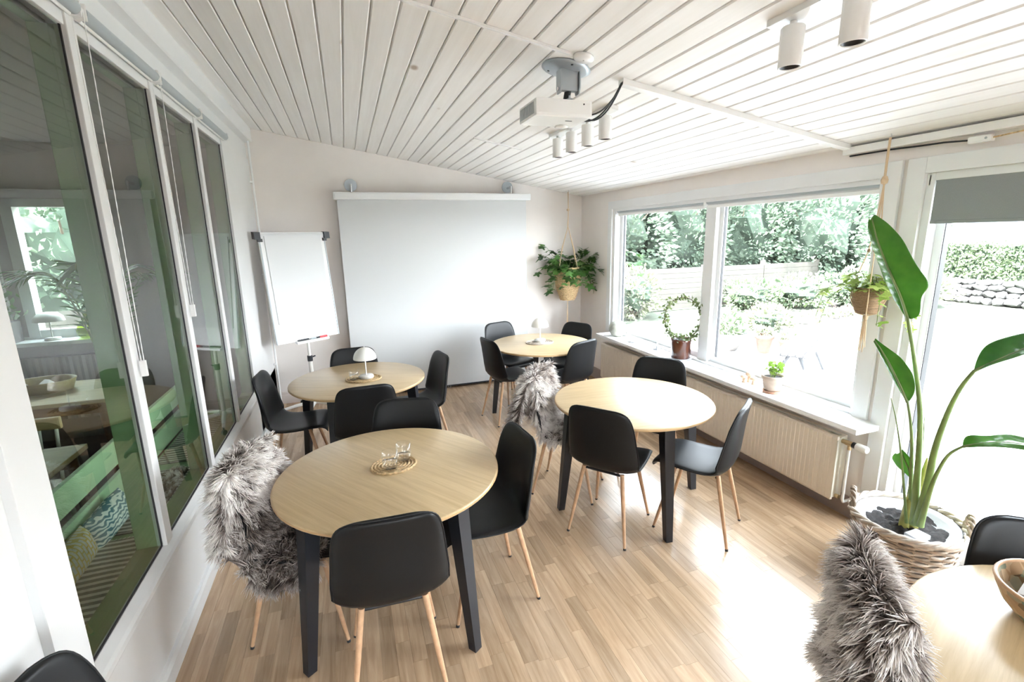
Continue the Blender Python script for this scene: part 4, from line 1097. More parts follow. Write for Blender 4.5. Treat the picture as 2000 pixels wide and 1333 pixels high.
# macrame pot in the window
lm2 = ivy_mesh('ivy_leaf', 5); lm2.materials.append(M['leaf_lime'])
t = thing('macrame_pot', 'macrame hanging pot of lime green ivy in front of the window edge', 'hanging plant', (2.895, 2.0, 0))
b = MB()
for k in range(15):
    s = k / 14; r = .046 + .032 * min(1, s * 1.6) ** .7; z = 1.375 + .145 * s
    b.tube([(r * math.cos(2 * PI * j / 26), r * math.sin(2 * PI * j / 26), z) for j in range(26)], .0065, 6, closed=True)
b.build('jute_pot', 'jute', t)
MB().lathe([(0, 1.37), (.04, 1.37), (.072, 1.45), (.074, 1.51), (0, 1.505)], 20).build('liner', 'soil', t)
for k in range(4):
    a = k * PI / 2 + .6; c_, s_ = math.cos(a), math.sin(a)
    MB().tube([(0, 0, 2.12), (.012 * c_, .012 * s_, 1.9), (.030 * c_, .030 * s_, 1.73), (.085 * c_, .085 * s_, 1.52), (.087 * c_, .087 * s_, 1.46), (.052 * c_, .052 * s_, 1.37), (0, 0, 1.355)], .0032, 6).build('cord', 'rope', t)
    MB().lathe([(0, 1.725), (.008, 1.73), (.008, 1.742), (0, 1.75)], 8, (.028 * c_, .028 * s_, 0)).build('bead', 'jute', t)
MB().tube([(0, 0, 2.10), (.004, .004, 2.22), (0, 0, zceil(2.895) - .02)], .0065, 7).build('hanging_cord', 'rope', t)
MB().lathe([(0, 2.10), (.016, 2.108), (.019, 2.125), (.012, 2.145), (0, 2.15)], 10).build('knot', 'rope', t)
MB().tube([(0, 0, zceil(2.895) - .03), (.007, 0, zceil(2.895) - .012), (0, 0, zceil(2.895) + .01)], .0025, 6).build('hook', 'steel', t)
MB().lathe([(0, 1.362), (.013, 1.355), (.012, 1.335), (0, 1.33)], 10).build('tassel_knot', 'rope', t)
for k in range(8):
    a = k * PI / 4; MB().tube([(.006 * math.cos(a), .006 * math.sin(a), 1.335), (.012 * math.cos(a), .012 * math.sin(a), 1.24), (.016 * math.cos(a + .3), .016 * math.sin(a + .3), 1.13 + .006 * k)], .0022, 5).build('tassel_cord', 'rope', t)
st = []
for k in range(14):
    a = 2 * PI * k / 14; st.append((.04 * math.cos(a), .04 * math.sin(a), 1.51, a, rgp.uniform(.07, .13)))
st += [(-.03, .05, 1.51, 2.0, .36), (-.05, .03, 1.51, 2.6, .30), (.0, -.05, 1.51, -1.6, .34), (-.02, -.05, 1.51, -1.9, .28), (.02, .05, 1.51, 1.5, .40)]
vines(t, lm2, 'petiole', st[:14], 9, .054, 7, .10, .45)
vines(t, lm2, 'petiole', st[14:], 10, .054, 8, .45, .8)

# bird-of-paradise plant in a wicker basket
t = thing('strelitzia', 'tall bird-of-paradise plant with broad paddle leaves by the garden door', 'plant', (2.715, 1.515, 0))
O = Vector((2.715, 1.515, 0))
LEAVES = {
    'a':[[[2.606,1.603,1.427],[2.61,1.598,1.423],[2.613,1.592,1.418]],[[2.617,1.64,1.458],[2.604,1.612,1.464],[2.62,1.551,1.433]],[[2.626,1.676,1.491],[2.598,1.626,1.505],[2.605,1.548,1.492]],[[2.634,1.706,1.528],[2.591,1.642,1.546],[2.592,1.546,1.547]],[[2.637,1.734,1.567],[2.583,1.66,1.585],[2.599,1.517,1.583]],[[2.637,1.758,1.608],[2.574,1.677,1.625],[2.586,1.531,1.628]],[[2.632,1.776,1.651],[2.566,1.695,1.664],[2.569,1.559,1.669]],[[2.621,1.791,1.695],[2.558,1.711,1.705],[2.559,1.585,1.715]],[[2.604,1.801,1.739],[2.55,1.727,1.746],[2.554,1.611,1.763]],[[2.584,1.807,1.784],[2.543,1.743,1.788],[2.551,1.641,1.811]],[[2.56,1.809,1.828],[2.536,1.757,1.83],[2.546,1.679,1.853]],[[2.535,1.807,1.873],[2.53,1.769,1.873],[2.542,1.72,1.893]],[[2.518,1.791,1.916],[2.525,1.781,1.916],[2.535,1.767,1.925]]],
    'b':[[[2.634,1.557,1.0],[2.636,1.554,0.995],[2.638,1.55,0.999]],[[2.638,1.587,1.029],[2.627,1.57,1.035],[2.631,1.525,1.051]],[[2.64,1.616,1.06],[2.617,1.586,1.074],[2.614,1.522,1.106]],[[2.637,1.641,1.093],[2.607,1.603,1.113],[2.597,1.529,1.157]],[[2.629,1.661,1.13],[2.596,1.62,1.152],[2.58,1.55,1.196]],[[2.615,1.677,1.17],[2.585,1.637,1.19],[2.569,1.576,1.232]],[[2.594,1.689,1.212],[2.573,1.656,1.227],[2.559,1.613,1.255]],[[2.57,1.696,1.255],[2.561,1.676,1.264],[2.553,1.652,1.278]],[[2.543,1.701,1.299],[2.546,1.698,1.297],[2.548,1.694,1.3]]],
    'c':[[[2.668,1.328,1.223],[2.669,1.325,1.219],[2.67,1.323,1.215]],[[2.672,1.326,1.285],[2.656,1.282,1.255],[2.64,1.271,1.254]],[[2.678,1.31,1.341],[2.641,1.24,1.289],[2.611,1.221,1.288]],[[2.683,1.273,1.371],[2.625,1.2,1.322],[2.586,1.174,1.317]],[[2.676,1.229,1.397],[2.609,1.16,1.354],[2.566,1.132,1.345]],[[2.657,1.179,1.422],[2.591,1.122,1.385],[2.553,1.095,1.372]],[[2.625,1.125,1.441],[2.573,1.085,1.414],[2.544,1.062,1.398]],[[2.583,1.069,1.456],[2.555,1.047,1.439],[2.54,1.034,1.428]],[[2.535,1.012,1.471],[2.536,1.011,1.464],[2.537,1.008,1.456]]],
    'd':[[[2.619,1.292,0.875],[2.62,1.288,0.871],[2.621,1.287,0.864]],[[2.624,1.297,0.922],[2.608,1.243,0.901],[2.591,1.233,0.895]],[[2.643,1.26,0.935],[2.594,1.198,0.929],[2.563,1.181,0.924]],[[2.653,1.218,0.945],[2.58,1.155,0.953],[2.539,1.133,0.947]],[[2.647,1.173,0.976],[2.564,1.112,0.972],[2.52,1.089,0.966]],[[2.626,1.122,0.993],[2.548,1.07,0.987],[2.507,1.049,0.978]],[[2.592,1.067,1.005],[2.531,1.029,0.999],[2.5,1.012,0.988]],[[2.547,1.01,1.019],[2.514,0.989,1.009],[2.497,0.979,0.994]],[[2.494,0.952,1.036],[2.495,0.95,1.02],[2.496,0.947,1.0]]],
    'e':[[[2.72,1.529,0.572],[2.722,1.525,0.57],[2.723,1.523,0.571]],[[2.722,1.555,0.579],[2.717,1.533,0.593],[2.7,1.513,0.61]],[[2.721,1.58,0.59],[2.713,1.541,0.617],[2.683,1.507,0.647]],[[2.713,1.601,0.604],[2.707,1.55,0.639],[2.672,1.511,0.675]],[[2.701,1.614,0.631],[2.702,1.56,0.661],[2.673,1.523,0.697]],[[2.685,1.619,0.653],[2.696,1.57,0.683],[2.681,1.547,0.706]],[[2.679,1.6,0.69],[2.691,1.579,0.706],[2.694,1.574,0.713]]],
}
STEMS = {
    'a':[[2.688,1.463,0.345],[2.68,1.477,0.559],[2.673,1.489,0.754],[2.662,1.509,0.969],[2.638,1.551,1.2],[2.61,1.598,1.423]],
    'b':[[2.714,1.497,0.327],[2.695,1.511,0.538],[2.677,1.523,0.738],[2.658,1.536,0.877],[2.636,1.554,0.995]],
    'c':[[2.676,1.442,0.36],[2.672,1.425,0.588],[2.662,1.417,0.787],[2.661,1.393,0.983],[2.663,1.363,1.12],[2.669,1.325,1.219]],
    'd':[[2.646,1.413,0.376],[2.633,1.395,0.541],[2.622,1.373,0.679],[2.618,1.338,0.803],[2.62,1.288,0.871]],
    'e':[[2.709,1.507,0.328],[2.708,1.522,0.455],[2.713,1.527,0.526],[2.722,1.525,0.57]],
    's1':[[2.69,1.5,0.331],[2.669,1.522,0.508],[2.645,1.549,0.704],[2.616,1.582,0.894],[2.592,1.607,1.006]],
    's2':[[2.727,1.475,0.343],[2.718,1.49,0.602],[2.712,1.501,0.798],[2.706,1.512,0.95]],
}
def blade(name, secs):
    b = MB(); rows = []
    for i, (l, m_, r) in enumerate(secs):
        l, m_, r = Vector(l) - O, Vector(m_) - O, Vector(r) - O
        row = []
        for k in range(5):
            f = k / 4; row.append(l.lerp(m_, f) + (m_ - l).cross(Vector((0, 0, 1))) * 0.0 + Vector((0, 0, -.012 * math.sin(PI * f))))
        for k in range(1, 6):
            f = k / 5; row.append(m_.lerp(r, f) + Vector((0, 0, .008 * math.sin(PI * f))))
        rows.append(row)
    n = len(rows[0])
    mid = [rows[i][4] for i in range(len(rows))]
    b.grid(rows)
    o = b.build(name, 'leaf_strelitzia', t)
    md = o.modifiers.new('smooth', 'SUBSURF'); md.levels = 1; md.render_levels = 2
    sd = o.modifiers.new('thick', 'SOLIDIFY'); sd.thickness = .0012
    MB().tube([p + Vector((0, 0, -.002)) for p in mid], [.006 * (1 - .8 * i / len(mid)) + .0012 for i in range(len(mid))], 6).build('midrib', 'petiole', o)
for k, v in LEAVES.items(): blade('leaf', v)
for k, v in STEMS.items():
    P = spline([Vector(p) - O for p in v], 24); n = len(P)
    r0, r1 = {'a': (.022, .008), 'b': (.014, .005), 'c': (.026, .007), 'd': (.017, .005), 'e': (.008, .003), 's1': (.009, .0018), 's2': (.008, .0016)}[k]
    MB().tube(P, [r0 + (r1 - r0) * (i / (n - 1)) ** .6 for i in range(n)], 10).build('petiole', 'petiole', t)
for (x, y, z, h_, r) in ((.02, -.015, .30, .40, .030), (-.015, .0, .30, .28, .024)):
    MB().tube([(x, y, z), (x + .005, y - .003, z + h_ * .5), (x + .012, y - .012, z + h_)], [r, r * .8, .004], 10).build('leaf_sheath', 'sheath', t)
# the basket
BO = (2.715, 1.515, 0)
t = thing('wicker_basket', 'large round wicker basket with two rope handles holding the tall plant', 'basket', BO)
def rb(z): return .185 + .055 * (z / .34)
NS = 22
for k in range(19):
    z = .014 + .0172 * k; r = rb(z); pts = []
    for j in range(NS * 4):
        q = 2 * PI * j / (NS * 4)
        rr = r + .007 * math.cos(q * NS / 2 * 1.0 + (PI if k % 2 else 0)) + .001 * math.sin(j * 3.3 + k)
        pts.append((rr * math.cos(q), rr * math.sin(q), z + .0015 * math.sin(j * .9 + k * 1.3)))
    MB().tube(pts, .0078, 6, closed=True).build('wicker_row', 'wicker' if k % 3 else 'wicker_light', t)
sm = MB().tube([(0, 0, 0), (.055, 0, .34)], .006, 6).mesh('stake'); sm.materials.append(M['wicker'])
for k in range(NS):
    q = 2 * PI * (k + .5) / NS
    obj('stake', sm, None, t, (.185 * math.cos(q), .185 * math.sin(q), 0), (0, 0, q))
for ph in range(3):
    pts = [((.244 + .011 * math.cos(j * .52 + ph * 2.09)) * math.cos(2 * PI * j / 96), (.244 + .011 * math.cos(j * .52 + ph * 2.09)) * math.sin(2 * PI * j / 96), .347 + .011 * math.sin(j * .52 + ph * 2.09)) for j in range(96)]
    MB().tube(pts, .0105, 6, closed=True).build('rim_strand', 'wicker_light', t)
for a0 in (2.15, -.98):
    for ph in range(2):
        pts = []
        for j in range(30):
            s = j / 29; aa = a0 + (s - .5) * .52; z = .335 + .105 * math.sin(PI * s) ** .6
            r = .244 + .008 * math.cos(j * .8 + ph * PI); pts.append((r * math.cos(aa), r * math.sin(aa), z + .008 * math.sin(j * .8 + ph * PI)))
        MB().tube(pts, .009, 6).build('handle_strand', 'wicker', t)
MB().lathe([(0, .02), (.17, .02), (.222, .30), (.228, .338), (.215, .345), (.19, .325), (.165, .295), (.13, .285), (0, .285)], 40).build('plastic_liner', 'plastic_film', t)
b = MB(); rows = []
for i in range(9):
    r = .175 * i / 8
    rows.append([(r * math.cos(2 * PI * j / 28), r * math.sin(2 * PI * j / 28), .300 + .010 * math.sin(j * 2.1 + i * 1.7) + .006 * math.sin(j * 5 + i)) for j in range(28)])
b.grid(rows, True, closed_u=True); b.build('soil', 'soil', t)
MB().cbox(-.11, -.02, -.13, -.06, .302, .325, .004).build('plant_label', 'paper_white', t)

# ================================================================ THE CAFE BEHIND THE PARTITION
CX0, CX1, CY0, CY1, CZ = -5.2, -1.0, -2.2, 5.6, 2.75
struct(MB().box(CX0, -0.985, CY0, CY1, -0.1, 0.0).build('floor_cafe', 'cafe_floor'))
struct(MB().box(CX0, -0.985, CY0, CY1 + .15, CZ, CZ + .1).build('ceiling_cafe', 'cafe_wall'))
CW = [(-3.75, -2.98), (-2.80, -2.27)]; cz0, cz1 = 1.03, 2.24
_b = MB()
xs = [CX0, CW[0][0], CW[0][1], CW[1][0], CW[1][1], -0.985]
for i in (0, 2, 4): _b.box(xs[i], xs[i + 1], CY1, CY1 + .15, 0, CZ)
for a, b_ in CW: _b.box(a, b_, CY1, CY1 + .15, 0, cz0); _b.box(a, b_, CY1, CY1 + .15, cz1, CZ)
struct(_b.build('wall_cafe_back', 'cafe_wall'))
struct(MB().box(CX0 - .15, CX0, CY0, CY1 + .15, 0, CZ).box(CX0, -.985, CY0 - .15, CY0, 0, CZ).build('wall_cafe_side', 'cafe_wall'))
cw = struct(MB().box(-3.85, -2.20, CY1 - .02, CY1, cz0 - .06, cz0 - .0).build('window_4', 'white_paint'))
for a, b_ in CW:
    f = MB()
    f.box(a - .04, a + .045, CY1 - .025, CY1 + .08, cz0, cz1 + .03).box(b_ - .045, b_ + .04, CY1 - .025, CY1 + .08, cz0, cz1 + .03).box(a, b_, CY1 - .025, CY1 + .08, cz1 - .04, cz1 + .03).box(a, b_, CY1 - .02, CY1 + .08, cz0, cz0 + .06)
    fo = f.build('window_sash', 'white_paint', cw); MB().box(a + .04, b_ - .04, CY1 + .03, CY1 + .036, cz0 + .05, cz1 - .03).build('window_pane', 'clear_glass', fo)
struct(MB().cbox(-3.95, -2.10, CY1 - .24, CY1 + .02, .975, 1.01).build('trim_4', 'white_paint'))
t = thing('radiator', 'dim ribbed radiator under the cafe window behind the glass', 'radiator', (-3.6, CY1 - .16, 0))
MB().grid([[(k * .025, -.008 if k % 2 else 0, z) for k in range(57)] for z in (.25, .85)], False).build('front_panel', 'cafe_wall', t)
MB().box(0, 1.4, .01, .08, .25, .85).build('radiator_body', 'cafe_wall', t)
# on the cafe sill
t = thing('table_lamp', 'mushroom lamp on the cafe window sill behind the glass', 'lamp', (-2.62, CY1 - .13, 1.01))
MB().lathe([(0, 0), (.06, 0), (.06, .02), (.01, .024), (0, .024)], 24).build('lamp_base', 'ceramic_white', t); MB().tube([(0, 0, .02), (0, 0, .20)], .006, 8).build('lamp_stem', 'ceramic_white', t)
MB().lathe([(.115, .175), (.105, .215), (.07, .25), (0, .262), (0, .255), (.066, .245), (.10, .21), (.11, .175)], 28).build('lamp_shade', 'ceramic_white', t)
t = thing('glass_bottle', 'round green glass bottle vase on the cafe window sill', 'vase', (-2.33, CY1 - .12, 1.01))
MB().lathe([(0, 0), (.07, 0), (.10, .03), (.105, .09), (.075, .15), (.032, .185), (.030, .25), (.036, .255), (.026, .255), (.027, .19), (.07, .145), (.10, .09), (.095, .03), (0, .006)], 28).build('bottle', 'green_glass', t)
t = thing('planter', 'dark planter with leafy stems at the left end of the cafe sill', 'plant', (-3.05, CY1 - .14, 1.01))
MB().cbox(-.19, .19, -.08, .08, 0, .19, .01).build('planter_box', 'dark_basket', t)
tag(obj('leaves', leaf_cards([(_rg.normal() * .14, _rg.normal() * .06, .22 + abs(_rg.normal()) * .13) for k in range(150)], .07, 15), 'leaf_dark', t), kind='stuff')
# green bench rails and runner along the glazing
t = thing('slat_bench', 'long green slatted bench running along the far side of the glazing', 'bench', (-1.02, .9, 0))
L = 3.66
MB().cbox(-.30, 0, 0, L, .40, .44, .004).build('seat_board', 'green_paint', t)
for z0, z1 in ((.665, .80), (.475, .612)): MB().cbox(-.305, -.28, -.06, L + .06, z0, z1, .004).build('back_rail', 'rail_green', t)
for yy in (.02, 1.2, 2.4, L - .07):
    MB().cbox(-.335, -.305, yy, yy + .05, 0, .80, .003).build('post', 'green_paint', t); MB().cbox(-.05, -.01, yy, yy + .05, 0, .40, .003).build('leg', 'green_paint', t)
for (y0, y1, lb) in ((0.95, 2.60, 'striped woven runner on the bench behind the nearest pane'), (2.66, 3.38, 'striped woven runner on the bench behind the second pane'), (3.50, 4.42, 'striped woven runner on the bench behind the third pane')):
    r = thing('striped_runner', lb, 'runner', (-1.02, y0, .44), 0, 'striped runners on the bench')
    b = MB(); b.grid([[(-.275 + .0175 * i + (.004 * math.sin(k * 1.3) if i == 15 else 0), (y1 - y0) * k / 40, .012 + .002 * math.sin(k * .7 + i * .3)) for i in range(16)] for k in range(41)])
    b.grid([[(-.275 + .0175 * i, (y1 - y0) * k / 4, .001) for i in range(0, 16, 5)] for k in range(5)]); b.build('runner_cloth', 'striped_mat', r)
    fr_ = MB()
    for k in range(14): fr_.tube([(-.26 + .018 * k, (y1 - y0), .010), (-.26 + .018 * k + .004, (y1 - y0) + .022, .004)], .0016, 4)
    tag(fr_.build('fringe', 'linen_white', r), kind='stuff')
def cushion(loc, rot, sx, sz, th, mat, label):
    t = thing('cushion', label, 'cushion', loc, 0, 'cushions on the green bench'); t.rotation_euler = rot
    rows = []; n = 14
    b = MB()
    for sgn in (1, -1):
        rows = []
        for i in range(n + 1):
            row = []
            for j in range(n + 1):
                u, v = -1 + 2 * i / n, -1 + 2 * j / n
                pin = 1 - .07 * (u * u) * (1 - v * v) * 0 
                hh = th * ((1 - u ** 4) * (1 - v ** 4)) ** .55
                e = 1 - .06 * (1 - abs(u)) * abs(v) - .06 * (1 - abs(v)) * abs(u)
                row.append((sgn * hh, u * sx * (1 - .05 * (1 - v * v)), v * sz * (1 - .05 * (1 - u * u)) + sz))
            rows.append(row if sgn > 0 else row[::-1])
        b.grid(rows)
    b.build('cushion_cover', mat, t)
    return t
cushion((-1.225, 2.36, .455), (0, -.22, .05), .165, .074, .055, 'lattice_cloth', 'grey cushion with yellow lattice lines against the green bench rail')
cushion((-1.215, 2.70, .455), (0.1, -.2, -.1), .155, .076, .055, 'wavy_cloth', 'cushion with blue-grey wavy stripes against the green bench rail')
cushion((-1.24, 1.98, .455), (0, -.16, 0), .17, .10, .06, 'linen_white', 'white cushion behind the near jamb of the glazing')
cushion((-1.24, 4.26, .455), (0, -.16, 0), .18, .14, .06, 'straw', 'yellow cushion on the bench behind the third pane')
# a fleece lying on the middle bench
t = thing('bench_fleece', 'brown fleece lying on the bench behind the second pane', 'sheepskin', (-1.16, 3.06, .455))
P_ = np.array([[(-.11 + .022 * i, -.24 + .04 * j, .012 + .02 * math.sin(i * .6) * math.sin(j * .5)) for j in range(13)] for i in range(11)])
N_ = np.zeros_like(P_); N_[:, :, 2] = 1; D_ = np.zeros_like(P_); D_[:, :, 0] = .3
MB().grid([[tuple(p) for p in r] for r in P_]).build('hide', 'fur_hide', t)
tag(obj('fur', fur_mesh('fur', P_, N_, D_, 3500, .045, 31), 'fur_strand', t), kind='stuff')
# cafe tables
def cafe_table(loc, sx, sy, label, mat):
    t = thing('cafe_table', label, 'table', loc, 0, 'tables in the cafe behind the glass')
    MB().cbox(-sx, sx, -sy, sy, .715, .745, .006).build('table_top', mat, t)
    MB().box(-sx + .06, sx - .06, -sy + .05, -sy + .07, .63, .715).box(-sx + .06, sx - .06, sy - .07, sy - .05, .63, .715).build('apron', 'cafe_brown', t)
    for a in (-1, 1):
        for b_ in (-1, 1): MB().tube([(a * (sx - .06), b_ * (sy - .06), .715), (a * (sx - .04), b_ * (sy - .04), 0)], [.028, .018], 8).build('leg', 'cafe_brown', t)
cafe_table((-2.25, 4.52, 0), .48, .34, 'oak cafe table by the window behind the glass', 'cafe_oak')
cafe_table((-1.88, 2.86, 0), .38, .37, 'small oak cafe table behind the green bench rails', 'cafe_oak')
def spindle_chair(loc, rz, label):
    t = thing('spindle_chair', label, 'chair', loc, rz, 'spindle-back chairs in the cafe')
    MB().cbox(-.20, .20, -.20, .20, .43, .455, .01).build('seat', 'cafe_oak', t)
    MB().cbox(-.20, .20, -.235, -.205, .77, .845, .01).build('top_rail', 'cafe_oak', t)
    for k in range(5): MB().tube([(-.16 + .08 * k, -.19, .45), (-.17 + .085 * k, -.22, .78)], .010, 8).build('spindle', 'ceramic_white', t)
    for a in (-1, 1):
        for b_ in (-1, 1): MB().tube([(a * .16, b_ * .16, .43), (a * .20, b_ * .20, 0)], [.017, .012], 8).build('leg', 'ceramic_white', t)
spindle_chair((-1.93, 3.28, 0), PI, 'white spindle-back chair with oak top rail beyond the small cafe table')
spindle_chair((-1.95, 2.36, 0), 0.1, 'white spindle-back chair on the near side of the small cafe table')
t = thing('bread_basket', 'oval wooden tray with a cloth on the cafe table by the window', 'tray', (-2.32, 4.60, .745))
MB().lathe([(0, 0), (.17, 0), (.20, .08), (.205, .09), (.19, .088), (.165, .012), (0, .01)], 32, sx=1.0, sy=.72).build('tray', 'cafe_oak', t)
b = MB(); b.grid([[(-.12 + .03 * i, -.08 + .022 * j, .05 + .03 * math.sin(i * 1.1 + j * .6)) for j in range(8)] for i in range(9)]); b.build('cloth', 'linen_white', t)
t = thing('pepper_mill', 'dark pepper mill on the cafe table by the window', 'mill', (-2.66, 4.45, .745))
MB().lathe([(0, 0), (.03, 0), (.031, .02), (.020, .07), (.026, .12), (.020, .13), (.027, .16), (.016, .185), (0, .19)], 18).build('mill', 'black_plastic', t)
# a palm standing in the cafe
t = thing('indoor_palm', 'feathery palm seen dimly through the second glazed pane', 'plant', (-2.0, 4.98, 0))
MB().lathe([(0, 0), (.13, 0), (.17, .30), (.155, .30), (.15, .27), (0, .27)], 24).build('pot', 'dark_basket', t)
for k in range(7):
    a = k * .9 + .2; L = .75
    P = spline([(0, 0, .28), (.10 * math.cos(a), .10 * math.sin(a), 1.0), (.28 * math.cos(a), .24 * math.sin(a), 1.55 + .06 * (k % 3)), (.55 * math.cos(a), .30 * math.sin(a), 1.62 + .05 * (k % 2))], 24)
    fr_ = MB().tube(P, [.008 * (1 - .8 * i / len(P)) + .001 for i in range(len(P))], 5).build('frond', 'petiole', t)
    lf = MB()
    for i in range(10, len(P) - 1):
        d = (P[i + 1] - P[i]).normalized(); s = d.cross(Vector((0, 0, 1))).normalized()
        for e in (-1, 1):
            tip = P[i] + (s * e * .8 + d * .7 + Vector((0, 0, -.35))) * .20
            w = d * .009
            lf.add([P[i] - w, P[i] + w, (P[i] + tip) / 2 + w * 1.2 + Vector((0, 0, .012)), tip, (P[i] + tip) / 2 - w * 1.2 + Vector((0, 0, .012))], [(0, 1, 2, 4), (2, 3, 4)])
    lf.build('leaflets', 'leaf_dark', fr_)

# ================================================================ THE GARDEN
GZ = -0.15
struct(MB().box(-30, 60, -30, 60, GZ - .3, GZ - .02).build('ground', 'earth'))
# lawn with a gentle roll
b = MB(); rows = []
for i in range(41):
    rows.append([(3.3 + 14 * i / 40, -8 + 19.5 * j / 40, GZ - .012 + .012 * math.sin(i * .9) * math.cos(j * .7)) for j in range(41)])
b.grid(rows); struct(b.build('lawn', 'lawn'), 'pale sunlit lawn outside')
# brick paving outside the door and window
pv = struct(MB().box(3.17, 7.0, -1.2, 6.7, GZ - .05, GZ + .006).build('paving', 'mortar_dark'), 'pale garden paving outside the door')
MATS['mortar_dark'].node_tree.nodes['Principled BSDF'].inputs['Base Color'].default_value = (0.25, 0.245, 0.24, 1)
pm = MB().cbox(-.148, .148, -.098, .098, 0, .03, .006).mesh('paver'); pm.materials.append(M['paver'])
rgv = random.Random(3)
cells = []
for i in range(13):
    for j in range(40):
        X = 3.33 + .302 * i; Y = -1.08 + .202 * j + (0.0); cells.append((X + (0.15 if j % 2 else 0), Y))
def _vis(c):
    d = Vector((c[0], c[1], GZ)) - Vector((0, 0, 1.86)); dep = d.dot(_f); u = d.dot(_X) / dep
    return (-dep if (0.3 < u < 1.08) else -dep - 50)
cells.sort(key=_vis, reverse=True)
far = MB()
for k, (X, Y) in enumerate(cells):
    if X > 6.95: continue
    if k < 290: obj('paver', pm, None, pv, (X, Y, GZ + .004 + rgv.uniform(-.002, .002)), (0, 0, rgv.uniform(-.01, .01)))
    else: far.cbox(X - .148, X + .148, Y - .098, Y + .098, GZ + .004, GZ + .034, .006)
tag(far.build('paver_field', 'paver', pv), kind='stuff')
# field-stone wall with a hedge on top
sw = thing('stone_wall', 'low dry-stone wall of pale boulders at the end of the lawn', 'wall', (15.9, 4.0, GZ))
MB().box(.08, .5, 0, 8.0, 0, .58).build('wall_core', 'joint_dark', sw)
stones = []
for v in range(5):
    bm = bmesh.new(); bmesh.ops.create_icosphere(bm, subdivisions=2, radius=1.0)
    rr = random.Random(v)
    for vv in bm.verts:
        c = vv.co; k = 1 + rr.uniform(-.10, .10); vv.co = Vector((math.copysign(abs(c.x) ** .8, c.x), math.copysign(abs(c.y) ** .7, c.y), math.copysign(abs(c.z) ** .75, c.z))) * k
    me = bpy.data.meshes.new('stone'); bm.to_mesh(me); bm.free(); me.materials.append(M['pale_stone']); stones.append(me)
z = .0
for r in range(4):
    y = -.1 + r * .13; hgt = (.19, .17, .15, .14)[r] * 1.0
    while y < 8:
        w = rgv.uniform(.20, .40)
        o = obj('stone', rgv.choice(stones), None, sw, (rgv.uniform(0, .03) + .02 * r, y + w / 2, z + hgt / 2 + rgv.uniform(-.02, .02)), (rgv.uniform(-.3, .3), rgv.uniform(-.08, .08), rgv.uniform(-.15, .15)))
        o.scale = (.19, w * .54, hgt * rgv.uniform(.54, .66)); y += w
    z += hgt * .95
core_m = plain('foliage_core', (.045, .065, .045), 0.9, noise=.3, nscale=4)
def shell_points(n, c, r, seed, lo=.78):
    rg = np.random.default_rng(seed); d = rg.normal(size=(n, 3)); d /= np.linalg.norm(d, axis=1)[:, None]
    lump = 1 + .16 * np.sin(d[:, 0] * 5 + seed) * np.sin(d[:, 1] * 6 + seed * 2) + .14 * np.sin(d[:, 2] * 7 + d[:, 0] * 4 + seed)
    k = (lo + (1.06 - lo) * rg.random(n) ** .6) * lump
    return np.array(c) + d * k[:, None] * np.array(r)
def foliage(parent, n, c, r, size, seed, mat, core=.62, name='foliage'):
    pts = shell_points(n, c, r, seed)
    tag(obj(name, leaf_cards(pts, size, seed), mat, parent), kind='stuff')
    if core:  # added solid dark core fills the crown in place of branches
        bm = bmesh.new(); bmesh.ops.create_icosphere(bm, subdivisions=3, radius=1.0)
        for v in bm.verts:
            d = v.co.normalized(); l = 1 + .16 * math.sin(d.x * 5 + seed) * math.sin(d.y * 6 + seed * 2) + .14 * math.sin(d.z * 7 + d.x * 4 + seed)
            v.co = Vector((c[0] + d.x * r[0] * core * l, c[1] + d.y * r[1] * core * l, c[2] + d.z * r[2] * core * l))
        me = bpy.data.meshes.new('opaque_core'); bm.to_mesh(me); bm.free(); obj('opaque_core', me, core_m, parent)
def tree(x, y, rx, rz, zc, seed, label, n=8500, size=.14, grp='trees behind the garden fence', mat='tree_leaf'):
    t = thing('garden_tree', label, 'tree', (x, y, GZ), 0, grp)
    tk = MB().tube([(0, 0, 0), (.05, .03, zc * .5), (0, .05, zc)], [.14, .11, .07], 9).build('trunk', 'bark', t)
    for k in range(4):
        a = k * 1.6 + seed; MB().tube([(.03, .02, zc * .45), (rx * .35 * math.cos(a), rx * .35 * math.sin(a), zc * .8), (rx * .8 * math.cos(a), rx * .8 * math.sin(a), zc * 1.1)], [.05, .035, .012], 6).build('branch', 'bark', t)
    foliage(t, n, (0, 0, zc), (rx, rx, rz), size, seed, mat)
TR = [(5.0, 12.6, 1.7, 2.3, 2.3, 1, 'leafy tree at the far left of the garden window'), (7.4, 13.0, 1.8, 2.4, 2.4, 2, 'leafy tree left of the window post, behind the fence'),
      (9.8, 13.0, 1.8, 2.5, 2.5, 3, 'leafy tree just right of the window post, behind the fence'), (12.0, 12.6, 1.8, 2.6, 2.4, 4, 'broad tree in the middle of the right window half'),
      (13.9, 11.6, 1.8, 2.5, 2.3, 5, 'dense tree behind the macrame pot in the window view'), (16.4, 11.9, 1.9, 2.6, 2.4, 6, 'tree at the right edge of the garden window')]
for a in TR: tree(*a)
